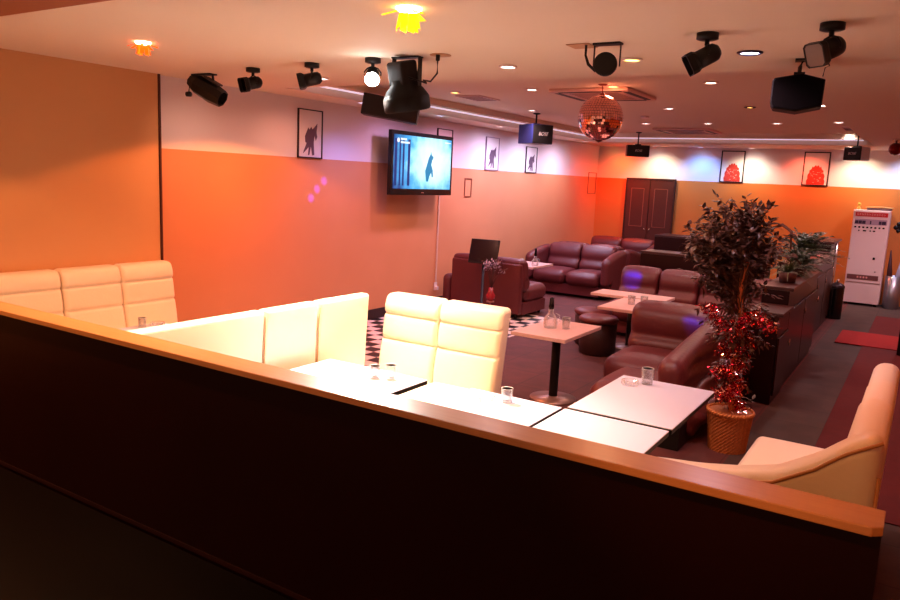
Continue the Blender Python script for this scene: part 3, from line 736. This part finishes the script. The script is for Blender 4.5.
def bush(name, label, loc, R, n, m, L, W, up=.7, pot_r=.09, pot_h=.1, droop=.35):
    t = thing(name, label, 'plant', loc); r = random.Random(int(loc[1]*100)); b = MB()
    MB().lathe([(.001, 0), (pot_r*.8, 0), (pot_r, pot_h), (pot_r*.9, pot_h), (.001, pot_h*.9)], 20).build('pot', mat('plant pot', (86, 44, 40), .5), t)
    for i in range(n):
        a = r.uniform(0, 2*PI); el = r.uniform(.1, 1.35); d = Vector((math.cos(a)*math.cos(el), math.sin(a)*math.cos(el), math.sin(el)))
        ln = R*r.uniform(.65, 1.1); p0 = Vector((0, 0, pot_h)); side = d.cross(Vector((0, 0, 1))).normalized()
        pts = [p0+d*ln*f-Vector((0, 0, droop*ln*f*f)) for f in (0, .25, .5, .75, 1)]
        if W > .02:
            for k in range(12):
                f = .25+.75*k/11; q = p0+d*ln*f-Vector((0, 0, droop*ln*f*f))
                for sg in (-1, 1): leaf(b, q, side*sg+d*.5, L, W*.5, r)
        else:
            vs = []
            for k, p in enumerate(pts):
                w = W*(1-.9*(k/4)); vs += [p-side*w, p+side*w]
            b.add(vs, [(2*k, 2*k+1, 2*k+3, 2*k+2) for k in range(4)], True)
    b.build('foliage', m, t); return t
bush('fern', 'bushy green fern on the furthest dark cabinet of the aisle row', (-1.22, 9.85, 1.021), .48, 90, leaf_dark, .05, .025)
bush('spiky_plant', 'spiky green plant with arching blades on the middle aisle cabinet', (-1.10, 8.0, .981), .34, 90, mat('blade green', (84, 92, 56), .45, ns=9, na=.4), .1, .008, droop=.4)
bush('fern', 'small dark fern behind spiky plant on the middle aisle cabinet', (-1.12, 8.8, .981), .30, 45, leaf_dark, .05, .025)
tag(MB().rbox(-.08, .08, -.06, .06, 0, .05, .01, (2, 2, 1)).build('napkin_box', mat('pink box', (220, 130, 120), .5), loc=(-1.2, 10.7, 1.021)), 'small pink box on the cabinet edge beside the bushy fern', 'box')

# ---------------------------------------------------------------- ceiling fixtures
def downlight(u, v, z, col, es, label, grp, R=.055, ringm=None):
    p = P(u, v, z=z); p.y = min(p.y, 14.75); p.x = max(p.x, -5.55); t = thing('downlight', label, 'downlight', (p.x, p.y, z-.001), 0, grp)
    MB().lathe([(R*1.3, 0), (R*1.3, -.006), (R*1.05, -.012), (R, -.006), (R, 0)], 28).build('ring', ringm or white_plastic, t)
    k = 'lamp %d %d %d %.1f' % (*col, es)
    MB().lathe([(.0005, -.004), (R*.98, -.004), (R*.98, -.002), (.0005, -.002)], 24).build('lens', mat(k, (255, 255, 255), emit=col, es=es), t)
    return p
W_ = (255, 246, 236); A_ = (255, 190, 90); B_ = (190, 205, 255)
bl = mat('blue-black ring', (30, 24, 60), .4)
DL = [
 (750, 52, ZC, (225, 225, 255), 9, 'blue-rimmed white downlight between the two black spotlights at right', .055),
 (632, 59, ZC, A_, 5, 'amber downlight right of the hanging round black lamp', .05),
 (508, 66, ZC, W_, 8, 'white downlight in the border ceiling between big lamp and round black lamp', .05),
 (532, 89, ZT, W_, 8, 'white downlight above and left of the hanging speaker, in the raised ceiling', .05),
 (613, 86, ZT, A_, 5, 'amber downlight just right of the mirror ball hook', .05),
 (711, 82, ZT, (255, 225, 185), 7, 'warm downlight below the left one of the right spotlights', .05),
 (455, 92, ZT, A_, 5, 'amber downlight beside the black floodlight, in the raised ceiling', .05),
 (669, 108, ZT, W_, 8, 'white downlight to the right of the mirror ball', .05),
 (750, 107, ZT, A_, 5, 'amber downlight left of the big black speaker', .05),
 (825, 105, ZT, W_, 9, 'white downlight half hidden by the big black speaker', .055),
 (532, 110, ZT, W_, 6, 'white downlight right above the hanging speaker bracket', .05),
 (646, 123, ZT, W_, 6, 'white downlight above the small far speaker, left in its row', .055),
 (708, 123, ZT, W_, 6, 'white downlight above the ceiling cassette corner', .055),
 (777, 123, ZT, W_, 6, 'white downlight under the big speaker, in the far rows', .055),
 (839, 122, ZT, W_, 6, 'white downlight just above the small flat right vent', .055),
 (681, 134, ZT, W_, 5, 'white downlight at the far edge of the rear ceiling cassette', .06),
 (736, 134, ZT, W_, 5, 'white downlight in the furthest raised row, right of the cassette', .06),
 (797, 134, ZT, W_, 5, 'white downlight in the furthest raised row above the right print', .06),
 (850, 134, ZT, W_, 5, 'white downlight in the furthest raised row above right far speaker', .06),
 (631, 133, ZT, W_, 5, 'white downlight in furthest raised row beside the mirror ball', .06),
 (323, 78, ZC, W_, 8, 'white downlight right of the third small spotlight from the left', .04),
 (362, 102, ZC, B_, 8, 'white downlight in front of the dark left ceiling speaker', .045),
 (440, 115, ZC, B_, 8, 'white downlight above the television', .05),
 (500, 126, ZC, W_, 7, 'white downlight between television and hanging speaker, near left wall', .05),
 (583, 141, ZC, W_, 6, 'white downlight near the far left ceiling corner', .055),
 (613, 147.3, ZC, A_, 5, 'downlight over the orange lit patch left of the double doors', .06),
 (660, 147.3, ZC, W_, 6, 'downlight over the white lit patch above the double doors', .06),
 (702, 147.6, ZC, B_, 6, 'downlight over the blue lit patch left of the left red print', .06),
 (752, 148, ZC, W_, 6, 'downlight over the white patch between the two red prints', .06),
 (806, 148.6, ZC, (255, 150, 120), 6, 'reddish downlight directly above the right red print', .06),
 (846, 149, ZC, W_, 6, 'downlight over the pale patch beneath the far right speaker', .06),
]
for (u, v, z, c_, es, lb, R) in DL:
    downlight(u, v, z, c_, es*1.6, lb, 'recessed ceiling downlights', R, bl if u == 750 else None)

def aim(o, d): o.rotation_euler = Vector(d).to_track_quat('-Z', 'Y').to_euler()
def spot(name, loc, d, col, W, ang, blend=.6, size=.05):
    l = bpy.data.lights.new(name, 'SPOT'); l.energy = W; l.color = lin(col); l.spot_size = math.radians(ang); l.spot_blend = blend; l.shadow_soft_size = size
    o = bpy.data.objects.new(name, l); COL.objects.link(o); o.location = loc; aim(o, d); return o

# crumpled glass flower lamps
def jewel(u, v, col, es, label, seed, s=1.0):
    p = P(u, v, z=ZC); t = thing('flower_lamp', label, 'lamp', (p.x, p.y, ZC-.001)); r = random.Random(seed)
    MB().lathe([(.055*s, 0), (.055*s, -.008), (.05*s, -.012), (.001, -.012)], 24).build('bulb', mat('bulb '+label[:6], (255, 255, 255), emit=(255, 240, 200), es=14), t)
    b = MB()
    for k in range(9):
        a = 2*PI*k/9+r.uniform(-.2, .2); R = .10*s*r.uniform(.7, 1.3)
        p1 = Vector((.05*s*math.cos(a-.3), .05*s*math.sin(a-.3), -.012)); p2 = Vector((.05*s*math.cos(a+.3), .05*s*math.sin(a+.3), -.012))
        b.add([p1, p2, Vector((R*math.cos(a+.2), R*math.sin(a+.2), -.02-r.uniform(0, .02))), Vector((R*math.cos(a-.1), R*math.sin(a-.1), -.035))], [(0, 1, 2, 3)])
        R2 = .055*s
        b.add([Vector((R2*.8*math.cos(a-.35), R2*.8*math.sin(a-.35), -.03)), Vector((R2*.8*math.cos(a+.35), R2*.8*math.sin(a+.35), -.03)), Vector((R2*math.cos(a+.3), R2*math.sin(a+.3), -.085*s)), Vector((R2*math.cos(a-.3), R2*math.sin(a-.3), -.095*s))], [(0, 1, 2, 3)])
    b.build('glass_petals', mat('petal '+label[:6], (255, 120, 20), .2, emit=col, es=es, ns=60, na=.4), t)
    return p
j1 = jewel(143, 42, (255, 74, 8), 1.3, 'orange glowing flower lamp on the ceiling above the cream wall sofa', 3, .85)
j2 = jewel(409, 8, (255, 190, 10), 1.5, 'yellow glowing flower lamp on the ceiling at the top of the view', 4, 1.1)

# small black spotlights
ltm = mat('lit spotlight lens', (255, 255, 255), emit=(255, 255, 255), es=30)
def can_spot(base_uv, d, label, R=.047, L=.16, hood=.056, filt=None, lit=None, face_sq=True):
    p = P(*base_uv, z=ZC); t = thing('spotlight', label, 'spotlight', (p.x, p.y, ZC-.001))
    MB().lathe([(.055, 0), (.055, -.03), (.04, -.035), (.012, -.035), (.012, -.06)], 20).build('ceiling_mount', black_metal, t)
    c = Vector((0, 0, -.115)); d = Vector(d).normalized(); side = d.cross(Vector((0, 0, 1))).normalized()
    y = MB()
    for s in (-1, 1):
        q = [Vector((0, 0, -.055)), side*s*R*.8+Vector((0, 0, -.068)), side*s*(R+.012)+Vector((0, 0, -.095)), side*s*(R+.012)+c]
        y.tube(q, .005, 6)
    y.build('yoke', black_metal, t)
    T = frame_T(c, d)
    can = MB().lathe([(.001, -L*.45), (R*.6, -L*.45), (R*.95, -L*.33), (R, -L*.2), (R, L*.35)], 24, T)
    can.build('can', black_metal, t)
    h = hood
    o = [(h*.75, -h), (h, -h*.75), (h, h*.75), (h*.75, h), (-h*.75, h), (-h, h*.75), (-h, -h*.75), (-h*.75, -h)]
    i_ = [(a*.9, b*.9) for a, b in o]
    m = MB(); vs = [(a*.8, b*.8, L*.30) for a, b in o]+[(a, b, L*.42) for a, b in o]+[(a, b, L*.62) for a, b in o]+[(a, b, L*.62) for a, b in i_]+[(a, b, L*.42) for a, b in i_]
    fs = [(k*8+i, k*8+(i+1) % 8, (k+1)*8+(i+1) % 8, (k+1)*8+i) for k in range(4) for i in range(8)]+[tuple(range(8))[::-1]]
    m.add(vs, fs, False, T)
    if filt is not ltm: m.build('hood', black_metal, t)
    lm = filt or mat('dark lens', (20, 12, 12), .1)
    if lm is ltm:
        MB().lathe([(.001, L*.34), (.047, L*.345), (.05, L*.42), (.035, L*.55), (.001, L*.6)], 24, T).build('bulb', ltm, t); return p, T
    MB().prism([(a*.98, b*.98) for a, b in i_], L*.43, L*.44 if not filt else L*.6, T).build('lens', lm, t)
    return p, T
can_spot((253, 68), (-.2, -.9, -.25), 'small black spotlight second from left along the ceiling')
can_spot((312, 63), (-.75, -.6, -.25), 'small black spotlight third from left, by a white downlight')
can_spot((708, 33), (-.85, -.45, -.55), 'black square-hooded spotlight left of the blue-rimmed downlight')
can_spot((833, 23), (-.55, -.75, -.4), 'black spotlight with grey filter at upper right', filt=mat('grey filter', (120, 104, 100), .6))
ps, Ts = can_spot((373, 58), (.5, -.68, -.5), 'small lit spotlight shining white beside the black floodlight', R=.045, hood=.045, filt=ltm)
# theatre profile lamp far left
p = P(204, 74, z=ZC); t = thing('stage_light', 'large black angular stage light at far left of the ceiling', 'stage light', (p.x, p.y, ZC-.001))
d = Vector((.86, .30, -.46)).normalized(); c = Vector((.03, 0, -.13)); T = frame_T(c, d)
MB().lathe([(.001, -.17), (.05, -.17), (.08, -.1), (.085, .0), (.09, .06), (.075, .17), (.065, .17), (.08, .07), (.001, .06)], 8, T, smooth=False).build('can', black_metal, t)
MB().box(-.04, .04, .085, .10, -.05, .1, T).build('fin', mat('grey fin', (70, 56, 54), .5), t)
MB().box(-.12, .12, -.04, .04, -.012, .001).tube([(-.11, 0, -.01), (-.15, -.03, -.08), (-.14, -.05, -.16), (-.12, -.04, -.18)], .007, 8).tube([(.11, 0, -.01), (.12, 0, -.07), (.09, .02, -.10)], .01, 8).build('yoke', black_metal, t)
MB().lathe([(.001, -.02), (.022, -.02), (.022, .02), (.001, .02)], 12, frame_T((-.14, -.05, -.17), (1, .3, 0))).build('knob', black_metal, t)
# big par floodlight pointing down
p = P(407, 57, z=ZC); t = thing('floodlight', 'large black cone-shaped floodlight hanging in front of the television', 'floodlight', (p.x, p.y, ZC-.001))
T = frame_T((.0, -.03, -.15), (.06, .22, -1))
MB().rbox(-.085, .085, -.07, .07, -.12, .04, .02, (3, 3, 3), 0, None, T).build('housing', mat('brown black housing', (26, 18, 16), .6, spec=.25), t)
MB().lathe([(.08, .0), (.09, .03), (.125, .065), (.15, .105), (.158, .12), (.158, .195), (.15, .205), (.142, .205), (.14, .12), (.001, .09)], 30, T).build('reflector', mat('dark cone', (16, 10, 9), .6, spec=.2), t)
MB().box(-.11, .113, -.03, .03, -.008, .001).box(.105, .113, -.02, .02, -.2, -.008).box(-.11, -.102, -.02, .02, -.2, -.008).build('yoke', black_metal, t)
q = P(438, 54, z=ZC)-p
MB().lathe([(.001, 0), (.014, 0), (.014, -.04), (.001, -.045)], 10, Matrix.Translation((q.x, q.y, 0))).tube([(q.x, q.y, -.04), (q.x, q.y, -.12), (q.x-.05, q.y, -.17), (q.x-.11, q.y, -.16), (q.x-.08, q.y, -.18), (.06, -.08, -.14)], .006, 8).build('power_cable', black_metal, t)
tag(MB().lathe([(.0005, 0), (.07, 0), (.07, -.004), (.0005, -.004)], 24).build('ceiling_plate', mat('tan plate', (190, 140, 100), .6), loc=(p+q+Vector((.0, .03, -.001)))[:]), 'round plate on the ceiling with the floodlight cable', 'ceiling plate')
# round black lamp centre
p = P(608, 43, z=ZC); t = thing('round_lamp', 'round black lamp on a wire bracket above the mirror ball', 'lamp', (p.x, p.y, ZC-.001))
MB().box(-.08, .08, -.03, .03, -.01, .001).box(-.08, -.075, -.006, .006, -.13, -.01).box(.075, .08, -.006, .006, -.13, -.01).build('bracket', black_metal, t)
T = frame_T((-.005, 0, -.115), (.25, -.9, -.1))
MB().lathe([(.001, -.07), (.03, -.07), (.058, -.04), (.066, 0), (.066, .03), (.058, .035), (.001, .025)], 30, T).build('housing', black_metal, t)
MB().tube([(-.13, 0, -.002), (-.13, 0, -.06), (-.11, 0, -.11), (-.07, .02, -.15)], [.008, .007, .009, .007], 8).build('power_cable', black_metal, t)
tag(MB().box(-.07, .07, -.07, .07, -.004, 0).build('ceiling_plate', MATS['tan plate'], loc=(p.x-.17, p.y+.03, ZC-.001)), 'square plate on the ceiling behind the round black lamp', 'ceiling plate')

# mirror ball
p = P(603, 84, z=ZT); rb = .155
c = P(601, 118, y=p.y); 
t = thing('mirror_ball', 'mirror ball hanging on a rod from the ceiling', 'mirror ball', (p.x, p.y, ZT-.001))
zc = c.z-(ZT-.001)
ball = MB(); r = random.Random(2)
dist = (c-Vector((0, 0, EYE))).length; rb = 21*dist/F
ball.lathe([(.0005, zc-rb*.985), (rb*.99*.2, zc-rb*.96), (rb*.99*.5, zc-rb*.86), (rb*.99*.866, zc-rb*.5), (rb*.99, zc), (rb*.99*.866, zc+rb*.5), (rb*.99*.5, zc+rb*.86), (.0005, zc+rb*.985)], 24)
ball.build('core', black_metal, t)
tiles = MB(); NR = 26
for i in range(NR):
    th0 = PI*i/NR; th1 = PI*(i+1)/NR; tm_ = (th0+th1)/2; nn = max(4, int(2*PI*math.sin(tm_)/(PI/NR)))
    for j in range(nn):
        a0 = 2*PI*j/nn; a1 = 2*PI*(j+1)/nn
        jit = Vector((r.gauss(0, 1), r.gauss(0, 1), r.gauss(0, 1)))*.0012
        vs = []
        for th, a in ((th0, a0), (th1, a0), (th1, a1), (th0, a1)):
            th = tm_+(th-tm_)*.9; am = (a0+a1)/2; a = am+(a-am)*.9
            vs.append(Vector((0, 0, zc))+Vector((math.sin(th)*math.cos(a), math.sin(th)*math.sin(a), math.cos(th)))*(rb*1.012)+jit*(1 if th > tm_ else -1)*(.5))
        tiles.add(vs, [(0, 1, 2, 3)])
tiles.build('mirror_tiles', mat('mirror', (255, 196, 190), .05, metal=1), t)  # pink of the reflected light put into the tile colour
MB().tube([(0, 0, 0), (0, 0, zc+rb)], .006, 8).lathe([(.001, 0), (.05, 0), (.03, -.015), (.001, -.02)], 16).lathe([(.03, zc+rb), (.02, zc+rb+.02), (.001, zc+rb+.022)], 12).build('hanger', mat('pink metal', (150, 70, 60), .4, metal=.5), t)
MB().lathe([(.04, zc-rb*.99), (.02, zc-rb-.012), (.001, zc-rb-.02)], 14).build('bottom_cap', mat('cap brown', (90, 40, 34), .3, metal=.5), t)

# speakers
def wedge_speaker(u0, u1, v0, v1, y, zmount, label, yawd, w, h, dpt, text=True, lm=black_gloss, side=None, zc_=ZT):
    c = P((u0+u1)/2, (v0+v1)/2, y=y); t = thing('speaker', label, 'speaker', (c.x, c.y, c.z), math.radians(yawd))
    bevel(MB().box(-w/2, w/2, -dpt/2, dpt/2, -h/2, h/2).build('cabinet', lm, t), .006)
    bevel(MB().box(-w/2+.008, w/2-.008, -dpt/2-.012, -dpt/2-.0005, -h/2+.008, h/2-.008).build('grille', mat('speaker grille', (22, 18, 20), .6), t), .004)
    zt = zc_-c.z-.001
    MB().tube([(0, 0, h/2+.0005), (0, 0, zt-.015)], .012, 10).lathe([(.05, zt), (.05, zt-.012), (.02, zt-.02), (.001, zt-.02)], 16).box(-.05, .05, -.03, .03, h/2+.0005, h/2+.02).build('bracket', black_metal, t)
    if side: bevel(MB().box(w/2+.0005, w/2+.004, -dpt/2, dpt/2, -h/2+.004, h/2-.004).build('side_panel', side, t), .001)
    if text:
        cu = bpy.data.curves.new('maker_lettering', 'FONT'); cu.body = 'BOSE'; cu.size = h*.26; cu.extrude = .001; cu.align_x = 'CENTER'; cu.align_y = 'CENTER'; cu.shear = .25
        tmp = bpy.data.objects.new('lettering_curve', cu); COL.objects.link(tmp); bpy.context.view_layer.update()
        me = bpy.data.meshes.new_from_object(tmp.evaluated_get(bpy.context.evaluated_depsgraph_get())); bpy.data.objects.remove(tmp)
        me.materials.clear(); me.materials.append(mat('lettering white', (215, 205, 205), .5))
        o = bpy.data.objects.new('maker_lettering', me); COL.objects.link(o); o.parent = t; o.location = (.0, -dpt/2-.0145, 0); o.rotation_euler = (PI/2, 0, 0)
    return t
wedge_speaker(523, 548, 123.5, 145.5, 9.7, ZT, 'dark blue-lit speaker hanging on a short pole near the left wall pictures', 62, .35, .265, .34, side=None, lm=mat('blue lit black', (40, 44, 104), .4))  # blue light is put into the cabinet colour
wedge_speaker(628, 647, 145, 157, 13.2, ZT, 'small black speaker hanging left of the double doors', 27, .39, .20, .2)
wedge_speaker(848, 865, 148, 160, 13.2, ZT, 'small black speaker with pale side hanging at the far right', -24, .27, .20, .24, side=mat('pale side', (190, 200, 220), .5), zc_=ZT)
# dark left ceiling speaker
c = P(391, 111, y=6.6); t = thing('speaker', 'large dark flat speaker under the ceiling, left of the television', 'speaker', (c.x, c.y, 0), math.radians(32))
T = Matrix.Translation((0, 0, c.z+.02)) @ Matrix.Rotation(math.radians(8), 4, 'Y')
bevel(MB().box(-.30, .30, -.13, .13, -.11, .11, T).build('cabinet', mat('charcoal', (36, 28, 34), .6), t), .008)
bevel(MB().box(-.285, .285, -.145, -.1305, -.098, .098, T).build('grille', MATS['speaker grille'], t), .004)
MB().tube([(0, 0, c.z+.12), (0, 0, 2.799)], .015, 8).build('bracket', black_metal, t)
# big right speaker
yb = 5.0
c = P(797, 94, y=yb); t = thing('speaker', 'big black speaker with angled sides hanging at upper right', 'speaker', (c.x, c.y, c.z), math.radians(9))
k = (P(823, 92, y=yb)-P(770, 92, y=yb)).length*.5*.97
h2 = .115
front = [(-k, -.065), (-k*.9, -.092), (0, -.112), (k*.97, -.082), (k, .072), (.1*k, .106), (-k*.92, .082), (-k, .066)]
Tb = Matrix(((1, 0, 0, 0), (0, 0, -1, 0), (0, 1, 0, 0), (0, 0, 0, 1)))
bevel(MB().prism(front, -.10, .10, Tb).build('cabinet', mat('black shell', (12, 6, 6), .5, spec=.25), t), .006)
bevel(MB().prism([(a*.95, b*.93) for a, b in front], .101, .112, Tb).build('grille', mat('black cloth grille', (5, 2, 2), .9, spec=.05), t), .003)
MB().tube([(0, 0, .107), (.0, 0, .155), (.015, 0, ZC-c.z-.002)], .012, 8).box(-.03, .03, -.02, .02, .107, .125).box(-.03, .06, -.04, .04, ZC-c.z-.012, ZC-c.z).build('bracket', black_metal, t)
MB().tube([(k*.9, 0, .1), (k*.95, 0, .15), (k*1.1, 0, .16), (k*1.0, 0, .2), (k*.9, 0, ZC-c.z-.002)], .004, 6).build('cable', black_metal, t)
# red warning-type lamp at far right
p = P(897, 139, z=ZC); t = thing('small_spotlight', 'small round red-glinting lamp at the far right edge of the ceiling', 'lamp', (p.x, p.y, ZC-.001))
MB().lathe([(.05, 0), (.05, -.02), (.015, -.03), (.015, -.05)], 16).build('ceiling_mount', chrome, t)
MB().lathe([(.001, -.22), (.05, -.205), (.078, -.17), (.085, -.13), (.075, -.085), (.04, -.055), (.001, -.05)], 24).build('housing', mat('dark red shell', (110, 20, 12), .15, metal=.6), t)

# air conditioner cassettes and vents
def cassette(corners, label):
    x0, x1, y0, y1 = corners; z = ZT-.001
    t = thing('ceiling_cassette', label, 'air conditioner', ((x0+x1)/2, (y0+y1)/2, z)); hx, hy = (x1-x0)/2, (y1-y0)/2
    bevel(MB().box(-hx, hx, -hy, hy, -.035, 0).build('panel', mat('cassette panel', (214, 176, 166), .5), t), .012)
    g = MB()
    for s in (-1, 1):
        g.box(-hx*.78, hx*.78, s*hy*.86-.03, s*hy*.86+.03, -.038, -.0355).box(s*hx*.86-.03, s*hx*.86+.03, -hy*.78, hy*.78, -.038, -.0355)
    g.build('air_slot', black_metal, t)
    g = MB()
    for i in range(9): a = -hy*.6+i*hy*1.2/8; g.box(-hx*.62, hx*.62, a-.008, a+.008, -.038, -.0355)
    g.build('grille', mat('grille grey', (150, 110, 104), .5), t)
cassette((-3.45, -2.6, 7.2, 8.1), 'large air conditioning cassette behind the mirror ball')
cassette((-3.95, -3.05, 12.2, 13.1), 'rear air conditioning cassette above the double doors area')
for (u, v, lb, w, dd) in ((478, 97.5, 'flat ceiling vent near the left ceiling step, above the television', .32, .5), (853, 128.5, 'small flat ceiling vent at right, near far right speaker', .25, .45), (831, 90, 'flat ceiling vent right of the big black speaker', .2, .3)):
    p = P(u, v, z=ZT); t = thing('ceiling_vent', lb, 'vent', (p.x, p.y, ZT-.001))
    bevel(MB().box(-w/2, w/2, -dd/2, dd/2, -.012, 0).build('frame', MATS['cassette panel'], t), .003)
    g = MB()
    for i in range(6): a = -dd*.4+i*dd*.8/5; g.box(-w*.42, w*.42, a-.01, a+.01, -.016, -.0125)
    g.build('slats', mat('vent slat', (120, 84, 74), .5), t)
p = P(645, 116, z=ZT); tag(MB().lathe([(.05, 0), (.055, -.02), (.04, -.035), (.001, -.04)], 20).build('smoke_detector', white_plastic, loc=(p.x, p.y, ZT-.001)), 'small round smoke detector on the raised ceiling right of mirror ball', 'smoke detector')

# ---------------------------------------------------------------- lights
WR = (255, 214, 180)
# the yellow flower lamp is the strong light over the white booths
spot('lamp_light', (j2.x, j2.y, ZC-.11), (-.3, .05, -1), (255, 190, 125), 210, 116, .6, .06)
spot('lamp_light', (j1.x, j1.y, ZC-.10), (.0, .0, -1), (255, 160, 130), 26, 105, .4, .06)
sp0 = Ts @ Vector((0, 0, .17)); sp0 = sp0+Vector((ps.x, ps.y, ZC))
spot('lamp_light', sp0, (.15, -.55, -1), (255, 244, 232), 430, 108, .8, .04)
for yy, cc_ in ((1.1, (255, 176, 116)), (5.05, (255, 140, 66))): spot('lamp_light', (-4.47, yy, ZC-.03), (-.05, 0, -1), cc_, 95, 138, .1, .03)
# coloured wall washers in the border ceiling
LW = [(5.15, (255, 105, 45), 60, 88), (4.7, (255, 190, 160), 16, 150), (5.9, (255, 170, 140), 26, 150), (6.8, (120, 140, 255), 40, 120), (7.7, (225, 170, 230), 34, 160), (9.0, (240, 170, 210), 60, 160), (10.2, (225, 210, 255), 90, 160), (11.4, (225, 215, 255), 90, 160), (12.7, (240, 220, 250), 75, 160), (14.1, (255, 70, 40), 45, 150)]
for y, c_, w, an in LW: spot('wall_washer_light', (-5.2, y, ZC-.03), (-.2, 0, -1), c_, w, an, 1, .05)
BW = [(-5.35, (255, 80, 30), 60), (-4.6, (255, 230, 190), 40), (-3.8, (110, 170, 255), 44), (-2.9, (255, 235, 205), 44), (-1.95, (255, 100, 70), 55), (-1.1, (255, 230, 190), 44), (-.3, (190, 210, 255), 40)]
for x, c_, w in BW: spot('wall_washer_light', (x, 14.5, ZC-.03), (0, .36, -1), c_, w, 125, .9, .04)
# general downlights of the raised ceiling
for (u, v, z, c_, es, lb, R) in DL[:20]:
    p = P(u, v, z=z); spot('downlight_light', (p.x, p.y, z-.03), (0, 0, -1), tuple((a+b)//2 for a, b in zip(c_, (255, 186, 196))), 42, 150, .8, .05)
# added fill lamps, without fixtures, over the aisle side of the room
for x, y, c_, w in ((-.4, 8, (255, 130, 120), 45), (.0, 13.0, (255, 205, 215), 110), (.4, 10, (255, 120, 110), 40), (-.35, 3.6, (255, 120, 40), 40)):
    spot('downlight_light', (x, y, ZC-.03), (0, 0, -1), c_, w, 150, .8, .05)
# unseen amber spot added over the front passage to light the swept sofa arm
spot('lamp_light', (-.5, .3, ZC-.1), Vector((-.3, 2.65, .9))-Vector((-.5, .3, ZC-.1)), (255, 160, 84), 50, 34, .8, .05)
glow_strip_m = mat('added strip glow', (255, 255, 255), emit=(226, 210, 240), es=.55)  # glowing strips added to brighten the ceiling steps
tag(MB().box(-5.3, -1.0, 13.46, 13.50, ZC+.068, ZC+.0795).build('added_glow_strip', glow_strip_m), 'thin pale glow strip added in the ceiling step along the back wall', 'added glow strip')
tag(MB().box(-5.40, -5.36, 5.6, 13.4, ZC+.068, ZC+.0795).build('added_glow_strip', glow_strip_m), 'thin pale glow strip added in the ceiling step along the left wall', 'added glow strip')
# machine glow and blue effect light on the leather
spot('effect_light', (-3.2, 7.2, ZC), (P(633, 281, y=9.35)-Vector((-3.2, 7.2, ZC))), (10, 10, 255), 1600, 6, .9, .02)
spot('effect_light', (-2.6, 4.6, ZC-.05), (P(702, 322, y=6.6)-Vector((-2.6, 4.6, ZC))), (40, 30, 255), 500, 6, .9, .02)

for (u, v) in ((311, 198), (317, 189), (324, 181)):
    spot('effect_light', (-2.6, 5.6, 2.5), P(u, v, x=XL)-Vector((-2.6, 5.6, 2.5)), (70, 50, 255), 1300, 1.8, .6, .01)
w = bpy.data.worlds.new('world'); SC.world = w; w.use_nodes = True
w.node_tree.nodes['Background'].inputs[0].default_value = (*lin((255, 176, 140)), 1); w.node_tree.nodes['Background'].inputs[1].default_value = .42
